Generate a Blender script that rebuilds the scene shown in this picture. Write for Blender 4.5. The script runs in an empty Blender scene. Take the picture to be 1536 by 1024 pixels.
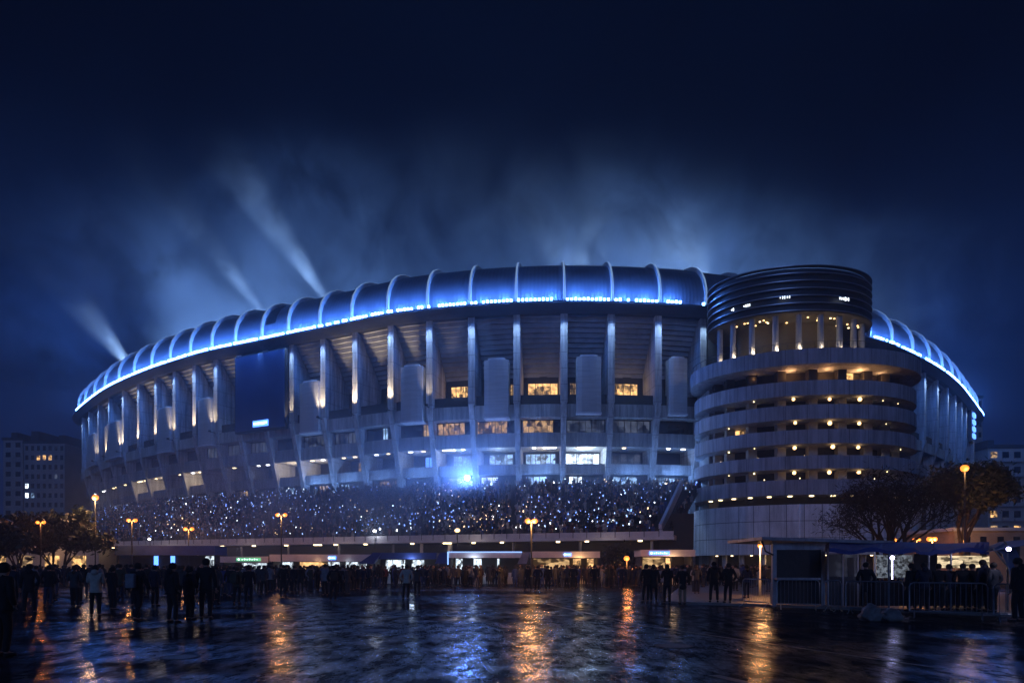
import bpy, bmesh, math, random
from mathutils import Vector, Matrix, noise as mnoise
R = math.radians
rnd = random.Random(7)
S = bpy.context.scene
COL = S.collection
HZ, FPX, EYE = 848.0, 1000.0, 1.7

def P(px, py, Y):
    return Vector(((px - 768) / FPX * Y, Y, EYE + (HZ - py) / FPX * Y))
def PX(px, Y): return (px - 768) / FPX * Y
def PZ(py, Y): return EYE + (HZ - py) / FPX * Y

# ------------------------------------------------------------------ materials
def nmat(name):
    m = bpy.data.materials.new(name); m.use_nodes = True
    nt = m.node_tree; b = nt.nodes['Principled BSDF']
    return m, nt, b
def col4(c): return (c[0], c[1], c[2], 1)
def surf(name, c, rough=.7, metal=0., var=.25, scale=1.2, bump=.15, stretch=None, spec=.5, bscale=None, stain=0, jz=0):
    m, nt, b = nmat(name); N, L = nt.nodes, nt.links
    tc = N.new('ShaderNodeTexCoord'); mp = N.new('ShaderNodeMapping')
    L.new(tc.outputs['Object'], mp.inputs[0])
    if stretch: mp.inputs['Scale'].default_value = stretch
    n = N.new('ShaderNodeTexNoise'); n.inputs['Scale'].default_value = scale
    n.inputs['Detail'].default_value = 8; n.inputs['Roughness'].default_value = .65
    L.new(mp.outputs[0], n.inputs['Vector'])
    cr = N.new('ShaderNodeValToRGB'); L.new(n.outputs['Fac'], cr.inputs[0])
    cr.color_ramp.elements[0].position = .3; cr.color_ramp.elements[1].position = .72
    cr.color_ramp.elements[0].color = col4([x * (1 - var) for x in c])
    cr.color_ramp.elements[1].color = col4([min(1, x * (1 + var)) for x in c])
    out = cr.outputs[0]
    if stain:                                                    # rain streaks and patches in the concrete
        m2 = N.new('ShaderNodeMapping'); m2.inputs['Scale'].default_value = (1.6, 1.6, .10); L.new(tc.outputs['Object'], m2.inputs[0])
        n3 = N.new('ShaderNodeTexNoise'); n3.inputs['Scale'].default_value = 1.3; n3.inputs['Detail'].default_value = 6; n3.inputs['Roughness'].default_value = .7; L.new(m2.outputs[0], n3.inputs['Vector'])
        r3 = N.new('ShaderNodeMapRange'); r3.inputs[1].default_value = .42; r3.inputs[2].default_value = .66; r3.inputs[3].default_value = 1.12; r3.inputs[4].default_value = 1 - stain; L.new(n3.outputs['Fac'], r3.inputs[0])
        v3 = N.new('ShaderNodeVectorMath'); v3.operation = 'SCALE'; L.new(out, v3.inputs[0]); L.new(r3.outputs[0], v3.inputs['Scale']); out = v3.outputs[0]
    if jz:                                                       # cast joints
        sz = N.new('ShaderNodeSeparateXYZ'); L.new(tc.outputs['Object'], sz.inputs[0])
        f1 = N.new('ShaderNodeMath'); f1.operation = 'DIVIDE'; f1.inputs[1].default_value = jz; L.new(sz.outputs[2], f1.inputs[0])
        f2 = N.new('ShaderNodeMath'); f2.operation = 'FRACT'; L.new(f1.outputs[0], f2.inputs[0])
        f3 = N.new('ShaderNodeMath'); f3.operation = 'LESS_THAN'; f3.inputs[1].default_value = .07 / jz; L.new(f2.outputs[0], f3.inputs[0])
        f4 = N.new('ShaderNodeMapRange'); f4.inputs[3].default_value = 1; f4.inputs[4].default_value = .45; L.new(f3.outputs[0], f4.inputs[0])
        v4 = N.new('ShaderNodeVectorMath'); v4.operation = 'SCALE'; L.new(out, v4.inputs[0]); L.new(f4.outputs[0], v4.inputs['Scale']); out = v4.outputs[0]
    L.new(out, b.inputs['Base Color'])
    b.inputs['Roughness'].default_value = rough; b.inputs['Metallic'].default_value = metal
    b.inputs['Specular IOR Level'].default_value = spec
    if bump:
        n2 = N.new('ShaderNodeTexNoise'); n2.inputs['Scale'].default_value = bscale or scale * 4
        n2.inputs['Detail'].default_value = 6; L.new(tc.outputs['Object'], n2.inputs['Vector'])
        bp = N.new('ShaderNodeBump'); bp.inputs['Strength'].default_value = bump; bp.inputs['Distance'].default_value = .1
        L.new(n2.outputs['Fac'], bp.inputs['Height']); L.new(bp.outputs[0], b.inputs['Normal'])
    return m
def emit(name, c, s, sample=True, patchy=None):
    m, nt, b = nmat(name); N, L = nt.nodes, nt.links
    b.inputs['Base Color'].default_value = (.05, .05, .05, 1)
    b.inputs['Emission Color'].default_value = col4(c); b.inputs['Emission Strength'].default_value = s
    if patchy:
        tc = N.new('ShaderNodeTexCoord'); mp = N.new('ShaderNodeMapping'); mp.inputs['Scale'].default_value = patchy
        L.new(tc.outputs['Object'], mp.inputs[0])
        vo = N.new('ShaderNodeTexVoronoi'); vo.distance = 'CHEBYCHEV'; vo.inputs['Scale'].default_value = 1.3; L.new(mp.outputs[0], vo.inputs['Vector'])
        n = N.new('ShaderNodeTexNoise'); n.inputs['Scale'].default_value = 2.2; n.inputs['Detail'].default_value = 3; L.new(mp.outputs[0], n.inputs['Vector'])
        sp_ = N.new('ShaderNodeSeparateColor'); L.new(vo.outputs['Color'], sp_.inputs[0])
        ad_ = N.new('ShaderNodeMath'); ad_.operation = 'MULTIPLY_ADD'; ad_.inputs[1].default_value = .55; L.new(sp_.outputs[0], ad_.inputs[0]); L.new(n.outputs['Fac'], ad_.inputs[2])
        mr = N.new('ShaderNodeMapRange'); mr.inputs[1].default_value = .55; mr.inputs[2].default_value = 1.05
        mr.inputs[3].default_value = .06 * s; mr.inputs[4].default_value = s * 1.5
        L.new(ad_.outputs[0], mr.inputs[0]); L.new(mr.outputs[0], b.inputs['Emission Strength'])
    if not sample: m.cycles.emission_sampling = 'NONE'
    return m
M = {}
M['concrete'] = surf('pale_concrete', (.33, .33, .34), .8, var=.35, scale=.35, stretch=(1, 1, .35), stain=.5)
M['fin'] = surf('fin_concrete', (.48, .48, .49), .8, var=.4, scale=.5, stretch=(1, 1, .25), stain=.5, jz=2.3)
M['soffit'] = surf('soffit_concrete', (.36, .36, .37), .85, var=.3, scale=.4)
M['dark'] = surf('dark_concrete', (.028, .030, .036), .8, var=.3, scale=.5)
M['black'] = surf('black_cladding', (.012, .013, .017), .6, var=.3)
M['glass'] = surf('dark_glass', (.01, .012, .018), .08, var=.2, bump=0)
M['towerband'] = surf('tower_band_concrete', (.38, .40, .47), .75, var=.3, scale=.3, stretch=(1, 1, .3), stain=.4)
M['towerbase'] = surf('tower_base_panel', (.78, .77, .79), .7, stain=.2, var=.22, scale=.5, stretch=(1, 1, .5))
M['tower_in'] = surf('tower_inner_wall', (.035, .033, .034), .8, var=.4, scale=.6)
M['tower_ceiling'] = surf('tower_ceiling', (.10, .085, .055), .7, var=.35, scale=.35)
M['drum'] = surf('drum_louvre_metal', (.022, .026, .04), .5, metal=.2, var=.25)
M['drumedge'] = surf('drum_rim_metal', (.35, .37, .42), .35, metal=.7, var=.2)
M['rib'] = surf('white_rib_paint', (.8, .8, .82), .4, var=.08)
M['louvre'] = surf('grey_louvre', (.44, .44, .46), .7, var=.16, scale=.3, stretch=(1, 1, 14))
M['screenface'] = surf('unlit_screen', (.038, .08, .21), .35, var=.25, scale=.15)
M['asph_dry'] = surf('paving', (.10, .085, .075), .55, var=.4, scale=2)
M['steel'] = surf('galvanised_steel', (.42, .43, .45), .32, metal=.8, var=.2, scale=3)
M['pole'] = surf('lamp_post_paint', (.03, .033, .036), .45, var=.2)
M['whitepaint'] = surf('white_sheet', (.62, .62, .66), .5, var=.15, scale=.8)
M['fascia'] = surf('kiosk_fascia_paint', (.58, .54, .55), .55, var=.18, scale=.8)
M['bluecanvas'] = surf('blue_canvas', (.02, .045, .22), .6, var=.3, scale=1.5, bump=.3)
M['paletent'] = surf('pale_blue_canvas', (.13, .16, .27), .65, var=.3, scale=1.2, bump=.4)
M['apt'] = surf('apartment_render', (.30, .29, .30), .85, var=.2, scale=.2)
M['apt_warm'] = surf('apartment_ochre_render', (.34, .30, .27), .85, var=.2, scale=.2)
M['brick'] = surf('terracotta_wall', (.36, .24, .17), .85, var=.3, scale=.8)
M['bark'] = surf('bark', (.05, .036, .025), .9, var=.4, scale=3)
M['leaf_dark'] = surf('dark_leaves', (.009, .015, .007), .6, var=.5, scale=.8)
M['leaf_olive'] = surf('olive_leaves', (.022, .030, .010), .6, var=.5, scale=.8)
M['twig'] = surf('brown_twig', (.035, .025, .018), .8, var=.4, scale=1)
M['tarp'] = surf('white_tarp', (.16, .16, .16), .6, var=.3, scale=2, bump=.4)
M['goods'] = surf('stacked_goods', (.25, .22, .2), .5, var=.8, scale=5)
M['led'] = emit('led_blue_white', (.13, .32, 1), 30)
M['ledsoft'] = emit('led_line', (.20, .42, 1), 5)
M['ledkiosk'] = emit('kiosk_light_line', (.25, .45, 1), 1.8)
M['ribglow'] = emit('rib_edge_glow', (.36, .58, 1), .55, sample=False)  # weak emission imitating strip light on the rib paint
M['warmwin'] = emit('warm_window', (1, .55, .19), 1.25, patchy=(.9, .9, .8))
M['warmmid'] = emit('warm_window_mid', (1, .58, .24), .5, patchy=(1.2, 1.2, .9))
M['warmdim'] = emit('warm_window_dim', (1, .62, .28), .55, patchy=(.8, .8, 1.2))
M['coolwin'] = emit('cool_window', (.38, .62, 1), 1.2, patchy=(.8, .8, .9))
M['whitewin'] = emit('bright_window', (.72, .85, 1), 3.6, patchy=(.5, .5, .5))
M['dimwin'] = emit('dim_window', (.5, .6, .9), .10, patchy=(.6, .6, .6))
M['globe'] = emit('warm_globe', (1, .58, .22), 5, sample=False)
M['spotlamp'] = emit('small_downlight', (1, .72, .38), 6, sample=False)
M['sodium'] = emit('sodium_lamp', (1, .21, .022), 2.8, sample=False)
M['flood'] = emit('floodlight_lens', (.5, .68, 1), 160)
M['whitelamp'] = emit('white_lamp', (.9, .92, 1), 10)
M['violet'] = emit('violet_lamp', (.6, .55, 1), 26)
M['bluelamp'] = emit('blue_lamp', (.08, .25, 1), 12)
M['greensign'] = emit('green_sign', (.25, 1, .45), .7)
M['bluesign'] = emit('blue_sign', (.10, .28, 1), 3.2)
M['signmark'] = emit('sign_mark', (.8, .9, 1), 3.0, sample=False)
M['warmpanel'] = emit('lit_shop_panel', (1, .55, .22), 1.1, patchy=(1.1, 1.1, 1.4))
M['coolpanel'] = emit('lit_kiosk_panel', (.75, .88, 1), 1.2, patchy=(2.1, 1.1, 1.4))
M['phone1'] = emit('phone_screen', (.36, .54, 1), 3.4, sample=False)
M['phone2'] = emit('phone_screen_blue', (.16, .32, 1), 4.2, sample=False)
M['phone3'] = emit('phone_screen_warm', (1, .68, .38), 3.0, sample=False)
M['phone4'] = emit('phone_torch', (.85, .92, 1), 9, sample=False)
M['upl'] = emit('uplight_lens', (1, .78, .5), 10, sample=False)
for k, c in dict(skin=(.34, .2, .145), hair=(.02, .014, .01), hair2=(.07, .045, .025), cblack=(.006, .006, .008), cnavy=(.007, .010, .028), cgrey=(.045, .045, .05), colive=(.045, .045, .028),
                 cbrown=(.05, .032, .024), cwhite=(.40, .38, .33), cpale=(.20, .21, .24), cred=(.10, .014, .014), cblue=(.03, .06, .2), cbeige=(.20, .165, .11), cjean=(.03, .042, .085)).items():
    M[k] = surf(k + '_cloth' if k[0] == 'c' else k, c, .85, var=.3, scale=6, bump=.2)

# roof cladding: fine standing seams across the vault (uses the mesh UV, u = metres along the ring)
def cladding():
    m, nt, b = nmat('roof_cladding'); N, L = nt.nodes, nt.links
    uv = N.new('ShaderNodeUVMap'); sp = N.new('ShaderNodeSeparateXYZ'); L.new(uv.outputs[0], sp.inputs[0])
    mu = N.new('ShaderNodeMath'); mu.operation = 'MULTIPLY'; mu.inputs[1].default_value = 2 * math.pi / .55; L.new(sp.outputs[0], mu.inputs[0])
    si = N.new('ShaderNodeMath'); si.operation = 'SINE'; L.new(mu.outputs[0], si.inputs[0])
    tc = N.new('ShaderNodeTexCoord'); n = N.new('ShaderNodeTexNoise'); n.inputs['Scale'].default_value = .4; n.inputs['Detail'].default_value = 6
    L.new(tc.outputs['Object'], n.inputs['Vector'])
    cr = N.new('ShaderNodeValToRGB'); L.new(n.outputs['Fac'], cr.inputs[0])
    cr.color_ramp.elements[0].color = (.11, .13, .18, 1); cr.color_ramp.elements[1].color = (.20, .22, .28, 1)
    L.new(cr.outputs[0], b.inputs['Base Color'])
    bp = N.new('ShaderNodeBump'); bp.inputs['Strength'].default_value = .22; bp.inputs['Distance'].default_value = .08
    L.new(si.outputs[0], bp.inputs['Height']); L.new(bp.outputs[0], b.inputs['Normal'])
    b.inputs['Roughness'].default_value = .42; b.inputs['Metallic'].default_value = .25
    return m
M['clad'] = cladding()

# wet asphalt
def asphalt():
    m, nt, b = nmat('wet_asphalt'); N, L = nt.nodes, nt.links
    tc = N.new('ShaderNodeTexCoord')
    def nz(scale, det=6, rough=.6, stretch=None):
        n = N.new('ShaderNodeTexNoise'); n.inputs['Scale'].default_value = scale; n.inputs['Detail'].default_value = det; n.inputs['Roughness'].default_value = rough
        if stretch:
            mp = N.new('ShaderNodeMapping'); mp.inputs['Scale'].default_value = stretch; L.new(tc.outputs['Object'], mp.inputs[0]); L.new(mp.outputs[0], n.inputs['Vector'])
        else: L.new(tc.outputs['Object'], n.inputs['Vector'])
        return n
    big = nz(.20, 6, .62, (.40, 1, 1)); fine = nz(30, 2, .5); mid = nz(6, 5, .75, (1.4, .5, 1)); patch = nz(.8, 6, .7); grain = nz(17, 4, .8, (1.5, .22, 1)); glint = nz(2.0, 6, .75, (1, .42, 1)); wave = nz(1.5, 2, .5, (.4, 1, 1))
    cr = N.new('ShaderNodeValToRGB'); L.new(patch.outputs['Fac'], cr.inputs[0])
    cr.color_ramp.elements[0].color = (.010, .011, .014, 1); cr.color_ramp.elements[1].color = (.034, .034, .038, 1)
    L.new(cr.outputs[0], b.inputs['Base Color']); b.inputs['Roughness'].default_value = .9; b.inputs['Specular IOR Level'].default_value = 0
    wet = N.new('ShaderNodeMapRange'); wet.inputs[1].default_value = .58; wet.inputs[2].default_value = .40; wet.inputs[3].default_value = 0; wet.inputs[4].default_value = 1
    L.new(big.outputs['Fac'], wet.inputs[0])
    gr = N.new('ShaderNodeMapRange'); gr.inputs[1].default_value = .40; gr.inputs[2].default_value = .66; gr.inputs[3].default_value = .0; gr.inputs[4].default_value = .55; L.new(grain.outputs['Fac'], gr.inputs[0])
    fac = N.new('ShaderNodeMix'); L.new(wet.outputs[0], fac.inputs[0]); L.new(gr.outputs[0], fac.inputs[2]); fac.inputs[3].default_value = .34
    gm = N.new('ShaderNodeMapRange'); gm.inputs[1].default_value = .42; gm.inputs[2].default_value = .60; gm.inputs[3].default_value = .22; gm.inputs[4].default_value = 1.15; L.new(glint.outputs['Fac'], gm.inputs[0])
    fm_ = N.new('ShaderNodeMath'); fm_.operation = 'MULTIPLY'; L.new(fac.outputs[0], fm_.inputs[0]); L.new(gm.outputs[0], fm_.inputs[1])
    rg = N.new('ShaderNodeMapRange'); rg.inputs[3].default_value = .27; rg.inputs[4].default_value = .10; L.new(wet.outputs[0], rg.inputs[0])
    st = N.new('ShaderNodeMapRange'); st.inputs[3].default_value = 1.0; st.inputs[4].default_value = .22; L.new(wet.outputs[0], st.inputs[0])
    ad = N.new('ShaderNodeMath'); ad.operation = 'MULTIPLY_ADD'; ad.inputs[1].default_value = .05; L.new(fine.outputs['Fac'], ad.inputs[0]); 
    a3 = N.new('ShaderNodeMath'); a3.operation = 'MULTIPLY_ADD'; a3.inputs[1].default_value = .12; L.new(wave.outputs['Fac'], a3.inputs[0]); L.new(mid.outputs['Fac'], a3.inputs[2]); L.new(a3.outputs[0], ad.inputs[2])
    hm = N.new('ShaderNodeMath'); hm.operation = 'MULTIPLY'; L.new(ad.outputs[0], hm.inputs[0]); L.new(st.outputs[0], hm.inputs[1])
    bp = N.new('ShaderNodeBump'); bp.inputs['Strength'].default_value = 1; bp.inputs['Distance'].default_value = .013
    L.new(hm.outputs[0], bp.inputs['Height'])
    gl = N.new('ShaderNodeBsdfGlossy'); gl.inputs['Color'].default_value = (.66, .70, .80, 1); L.new(rg.outputs[0], gl.inputs['Roughness']); L.new(bp.outputs[0], gl.inputs['Normal'])
    ms_ = N.new('ShaderNodeMixShader'); L.new(fm_.outputs[0], ms_.inputs[0]); L.new(b.outputs[0], ms_.inputs[1]); L.new(gl.outputs[0], ms_.inputs[2]); L.new(ms_.outputs[0], N['Material Output'].inputs['Surface'])
    return m
M['asphalt'] = asphalt()

# ------------------------------------------------------------------ mesh helper
class MB:
    def __init__(s): s.v = []; s.f = []; s.mi = []; s.uv = []
    def quad(s, a, b, c, d, mi=0, uv=None):
        i = len(s.v); s.v += [tuple(a), tuple(b), tuple(c), tuple(d)]; s.f.append((i, i + 1, i + 2, i + 3)); s.mi.append(mi); s.uv.append(uv)
    def poly(s, pts, mi=0):
        i = len(s.v); s.v += [tuple(p) for p in pts]; s.f.append(tuple(range(i, i + len(pts)))); s.mi.append(mi); s.uv.append(None)
    def add(s, vs, fs, mi=0):
        i = len(s.v); s.v += [tuple(p) for p in vs]
        for f in fs: s.f.append(tuple(i + k for k in f)); s.mi.append(mi); s.uv.append(None)
    def box(s, x0, x1, y0, y1, z0, z1, mi=0, mat=None):
        p = [Vector((x, y, z)) for z in (z0, z1) for (x, y) in ((x0, y0), (x1, y0), (x1, y1), (x0, y1))]
        if mat: p = [mat @ q for q in p]
        s.add(p, [(3, 2, 1, 0), (4, 5, 6, 7), (0, 1, 5, 4), (1, 2, 6, 5), (2, 3, 7, 6), (3, 0, 4, 7)], mi)
    def prism(s, pts2, fn, h0, h1, mi=0):
        """pts2 outline, fn(a,b,h)->point; closed solid between h0 and h1"""
        n = len(pts2); A = [fn(a, b, h0) for a, b in pts2]; B = [fn(a, b, h1) for a, b in pts2]
        i = len(s.v); s.v += [tuple(p) for p in A + B]
        s.f.append(tuple(i + k for k in range(n - 1, -1, -1))); s.f.append(tuple(i + n + k for k in range(n)))
        for k in range(n): s.f.append((i + k, i + (k + 1) % n, i + n + (k + 1) % n, i + n + k))
        s.mi += [mi] * (n + 2); s.uv += [None] * (n + 2)
    def tube(s, pts, r, n=8, mi=0, cap=True):
        pts = [Vector(p) for p in pts]; rs = r if isinstance(r, (list, tuple)) else [r] * len(pts)
        rings = []
        for k, p in enumerate(pts):
            d = (pts[min(k + 1, len(pts) - 1)] - pts[max(k - 1, 0)])
            if d.length < 1e-9: d = Vector((0, 0, 1))
            d.normalize(); u = d.cross(Vector((0, 0, 1)))
            if u.length < .05: u = d.cross(Vector((0, 1, 0)))
            u.normalize(); w = d.cross(u)
            rings.append([p + (u * math.cos(2 * math.pi * j / n) + w * math.sin(2 * math.pi * j / n)) * rs[k] for j in range(n)])
        vs = [q for rg in rings for q in rg]; fs = []
        for k in range(len(pts) - 1):
            for j in range(n):
                a, b = k * n + j, k * n + (j + 1) % n
                fs.append((a, b, b + n, a + n))
        if cap: fs.append(tuple(range(n - 1, -1, -1))); fs.append(tuple((len(pts) - 1) * n + j for j in range(n)))
        s.add(vs, fs, mi)
    def ball(s, c, r, n=10, m=6, mi=0, sc=(1, 1, 1)):
        c = Vector(c); vs = [c + Vector((0, 0, -r * sc[2]))]
        for i in range(1, m):
            a = -math.pi / 2 + math.pi * i / m
            for j in range(n):
                t = 2 * math.pi * j / n
                vs.append(c + Vector((math.cos(a) * math.cos(t) * r * sc[0], math.cos(a) * math.sin(t) * r * sc[1], math.sin(a) * r * sc[2])))
        vs.append(c + Vector((0, 0, r * sc[2]))); top = len(vs) - 1; fs = []
        for j in range(n):
            fs.append((0, 1 + (j + 1) % n, 1 + j)); fs.append((top, top - n + j, top - n + (j + 1) % n))
        for i in range(m - 2):
            for j in range(n):
                a = 1 + i * n + j; b = 1 + i * n + (j + 1) % n
                fs.append((a, b, b + n, a + n))
        s.add(vs, fs, mi)
    def mesh(s, name, mats, smooth=False, weld=False):
        me = bpy.data.meshes.new(name); me.from_pydata(s.v, [], s.f)
        for m in mats: me.materials.append(M[m])
        if len(mats) > 1: me.polygons.foreach_set('material_index', s.mi)
        if any(s.uv):
            ul = me.uv_layers.new(name='UVMap'); k = 0
            for f, u in zip(s.f, s.uv):
                for q in range(len(f)):
                    if u: ul.data[k].uv = u[q]
                    k += 1
        if weld:
            bm = bmesh.new(); bm.from_mesh(me); bmesh.ops.remove_doubles(bm, verts=bm.verts, dist=1e-4); bm.to_mesh(me); bm.free()
        if smooth:
            me.polygons.foreach_set('use_smooth', [True] * len(me.polygons)); me.set_sharp_from_angle(angle=R(40))
        me.update(); return me
    def build(s, name, mats, parent=None, smooth=False, weld=False, loc=None):
        if isinstance(mats, str): mats = [mats]
        o = bpy.data.objects.new(name, s.mesh(name, mats, smooth, weld)); COL.objects.link(o)
        if parent is not None:
            o.parent = parent; o.matrix_parent_inverse = Matrix.Translation(-parent.location) if parent.rotation_euler.z == 0 else (Matrix.Translation(parent.location) @ parent.rotation_euler.to_matrix().to_4x4()).inverted()
        if loc is not None: o.location = loc
        return o
def lobj(name, me, parent=None, loc=(0, 0, 0)):
    o = bpy.data.objects.new(name, me); COL.objects.link(o); o.location = loc
    if parent: o.parent = parent
    return o
def tag(o, label=None, cat=None, group=None, kind=None):
    if label: o['label'] = label
    if cat: o['category'] = cat
    if group: o['group'] = group
    if kind: o['kind'] = kind
    return o
def empty(name, loc, label, cat, group=None, rz=0):
    o = bpy.data.objects.new(name, None); COL.objects.link(o); o.location = loc; o.rotation_euler.z = rz; o.empty_display_size = .3
    return tag(o, label, cat, group)
def copy_tree(o, parent=None):
    c = o.copy(); COL.objects.link(c)
    if parent: c.parent = parent
    for ch in o.children: copy_tree(ch, c)
    return c
def point(loc, c, e, r=.15, name='lamp_light'):
    l = bpy.data.lights.new(name, 'POINT'); l.color = c; l.energy = e; l.shadow_soft_size = r
    o = bpy.data.objects.new(name, l); COL.objects.link(o); o.location = loc; return o
def spot(loc, d, c, e, ang, blend=.5, r=.2, name='spot_light'):
    l = bpy.data.lights.new(name, 'SPOT'); l.color = c; l.energy = e; l.spot_size = R(ang); l.spot_blend = blend; l.shadow_soft_size = r
    o = bpy.data.objects.new(name, l); COL.objects.link(o); o.location = loc
    o.rotation_euler = Vector(d).to_track_quat('-Z', 'Y').to_euler(); return o
def hang(light, parent):
    light.parent = parent; light.matrix_parent_inverse = Matrix.Translation(-parent.location); return light

# ------------------------------------------------------------------ camera, world, render
cd = bpy.data.cameras.new('camera'); cam = bpy.data.objects.new('camera', cd); COL.objects.link(cam)
cam.location = (0, 0, EYE); cam.rotation_euler = (R(90), 0, 0)
cd.sensor_width = 36; cd.lens = 36 * FPX / 1536; cd.shift_y = (HZ - 512) / 1536; cd.clip_end = 5000; cd.clip_start = .1
S.camera = cam
S.view_settings.view_transform = 'Standard'; S.view_settings.look = 'None'; S.view_settings.exposure = 0; S.view_settings.gamma = 1
cy = S.cycles
cy.use_denoising = True; cy.denoiser = 'OPENIMAGEDENOISE'; cy.max_bounces = 6; cy.diffuse_bounces = 2; cy.glossy_bounces = 3; cy.transmission_bounces = 2
cy.volume_bounces = 0; cy.volume_step_rate = .5; cy.volume_max_steps = 128; cy.sample_clamp_indirect = 4; cy.use_light_tree = True; cy.caustics_reflective = False; cy.caustics_refractive = False

W = bpy.data.worlds.new('World'); S.world = W; W.use_nodes = True
nt = W.node_tree; N, L = nt.nodes, nt.links
bg = N['Background']; sky = N.new('ShaderNodeTexSky'); sky.sky_type = 'NISHITA'; sky.sun_disc = False
SUN_EL, SUN_ROT = R(17), R(205)
sky.sun_elevation = R(-7); sky.sun_rotation = SUN_ROT; sky.air_density = 1.5; sky.dust_density = 2
tc = N.new('ShaderNodeTexCoord')
mp = N.new('ShaderNodeMapping'); mp.inputs['Scale'].default_value = (1.3, 1.3, 2.6); mp.inputs['Rotation'].default_value = (0, R(-18), 0); L.new(tc.outputs['Generated'], mp.inputs[0])
nz = N.new('ShaderNodeTexNoise'); nz.inputs['Scale'].default_value = 1.7; nz.inputs['Detail'].default_value = 7; nz.inputs['Roughness'].default_value = .55; nz.inputs['Distortion'].default_value = .6
L.new(mp.outputs[0], nz.inputs['Vector'])
cr = N.new('ShaderNodeValToRGB'); L.new(nz.outputs['Fac'], cr.inputs[0])
cr.color_ramp.elements[0].position = .36; cr.color_ramp.elements[0].color = (.0017, .0068, .042, 1)
cr.color_ramp.elements[1].position = .75; cr.color_ramp.elements[1].color = (.0065, .021, .092, 1)
sp = N.new('ShaderNodeSeparateXYZ'); L.new(tc.outputs['Generated'], sp.inputs[0])
el = N.new('ShaderNodeMapRange'); el.inputs[1].default_value = .08; el.inputs[2].default_value = .58; el.inputs[3].default_value = 1.15; el.inputs[4].default_value = .14; el.interpolation_type = 'SMOOTHSTEP'
L.new(sp.outputs[2], el.inputs[0])
mx = N.new('ShaderNodeMix'); mx.data_type = 'RGBA'; mx.blend_type = 'MULTIPLY'; mx.inputs[0].default_value = 1
L.new(cr.outputs[0], mx.inputs[6]); cb = N.new('ShaderNodeCombineXYZ')
for k in range(3): L.new(el.outputs[0], cb.inputs[k])
L.new(cb.outputs[0], mx.inputs[7])
bg2 = N.new('ShaderNodeBackground'); bg2.inputs[1].default_value = 1.0; L.new(mx.outputs[2], bg2.inputs[0])
bg.inputs[1].default_value = .05; L.new(sky.outputs[0], bg.inputs[0])
ads = N.new('ShaderNodeAddShader'); L.new(bg.outputs[0], ads.inputs[0]); L.new(bg2.outputs[0], ads.inputs[1])
L.new(ads.outputs[0], N['World Output'].inputs[0])

sl = bpy.data.lights.new('front_fill', 'SUN'); sl.energy = .36; sl.angle = R(14); sl.color = (.19, .37, 1)  # added blue fill from behind the camera to lift the facades
so = bpy.data.objects.new('front_fill', sl); COL.objects.link(so)
dv = Vector((math.sin(R(-8)) * math.cos(SUN_EL), -math.cos(R(-8)) * math.cos(SUN_EL), math.sin(SUN_EL)))
so.rotation_euler = (-dv).to_track_quat('-Z', 'Y').to_euler()

# ------------------------------------------------------------------ stadium ring
PTS = [(117, 622), (156, 587), (195, 566), (234, 550), (273, 537), (312, 525), (350, 517), (390, 509), (436, 499), (484, 489.5), (530, 480), (584, 468), (643, 461), (707, 455), (774, 451),
       (846, 449), (917, 450), (987, 452.5), (1054, 457), (1180, 475), (1308, 506), (1344, 520), (1375, 535), (1408, 555), (1431, 575), (1445, 592), (1457, 608), (1465, 627)]
HS = 39.7
plan = []
for px, py in PTS:
    Y = (HS - EYE) * FPX / (HZ - py); plan.append(Vector((PX(px, Y), Y)))
back = [(124, 190), (125, 215), (118, 250), (92, 282), (45, 303), (-5, 308), (-55, 298), (-95, 272), (-114, 235), (-117, 200), (-113.5, 180)]
ring0 = plan + [Vector(p) for p in back]
def catmull(pts, n):
    out = []; m = len(pts)
    for i in range(m):
        p0, p1, p2, p3 = pts[i - 1], pts[i], pts[(i + 1) % m], pts[(i + 2) % m]
        for k in range(n):
            t = k / n
            out.append(.5 * ((2 * p1) + (p2 - p0) * t + (2 * p0 - 5 * p1 + 4 * p2 - p3) * t * t + (3 * p1 - p0 - 3 * p2 + p3) * t ** 3))
    return out
dense = catmull(ring0, 12)
def resample(pts, step):
    cum = [0.]; m = len(pts)
    for i in range(m): cum.append(cum[-1] + (pts[(i + 1) % m] - pts[i]).length)
    n = int(cum[-1] / step); out = []; j = 0
    for k in range(n):
        s = cum[-1] * k / n
        while cum[j + 1] < s: j += 1
        t = (s - cum[j]) / max(1e-9, cum[j + 1] - cum[j]); out.append(pts[j].lerp(pts[(j + 1) % m], t))
    return out, cum[-1] / n
ring, STEP = resample(dense, .6)
for _ in range(45):
    m = len(ring); ring = [ring[i] * .5 + (ring[i - 1] + ring[(i + 1) % m]) * .25 for i in range(m)]
NR = len(ring)
def rp(s):
    f = s / STEP; i = math.floor(f); t = f - i
    return ring[i % NR].lerp(ring[(i + 1) % NR], t)
def rn(s):
    d = rp(s + 1.5) - rp(s - 1.5); d.normalize(); return Vector((d.y, -d.x))
def at(s, o, z):
    p = rp(s); n = rn(s); return Vector((p.x + n.x * o, p.y + n.y * o, z))
def pxs(s):
    p = rp(s); return 768 + FPX * p.x / p.y
LEN = NR * STEP
s_front = [k * .05 for k in range(int(LEN * .66 / .05))]
front_px = []
_last = -1
for s in s_front:
    p = rp(s)
    if p.y < 175: front_px.append((pxs(s), s))
def s_of(px):
    best = min((abs(a - px), s) for a, s in front_px); return best[1]
rib_px = [123, 133, 147, 163, 184, 207, 233, 261, 291, 323, 358, 398, 437, 484, 532, 585.5, 644, 707, 775, 846, 917, 987.5, 1055]
S1 = [s_of(p) for p in rib_px]
s_r = s_of(1332); n_h = round((s_r - S1[-1]) / 6.8)
S2 = [S1[-1] + (s_r - S1[-1]) * k / n_h for k in range(1, n_h + 1)]
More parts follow.
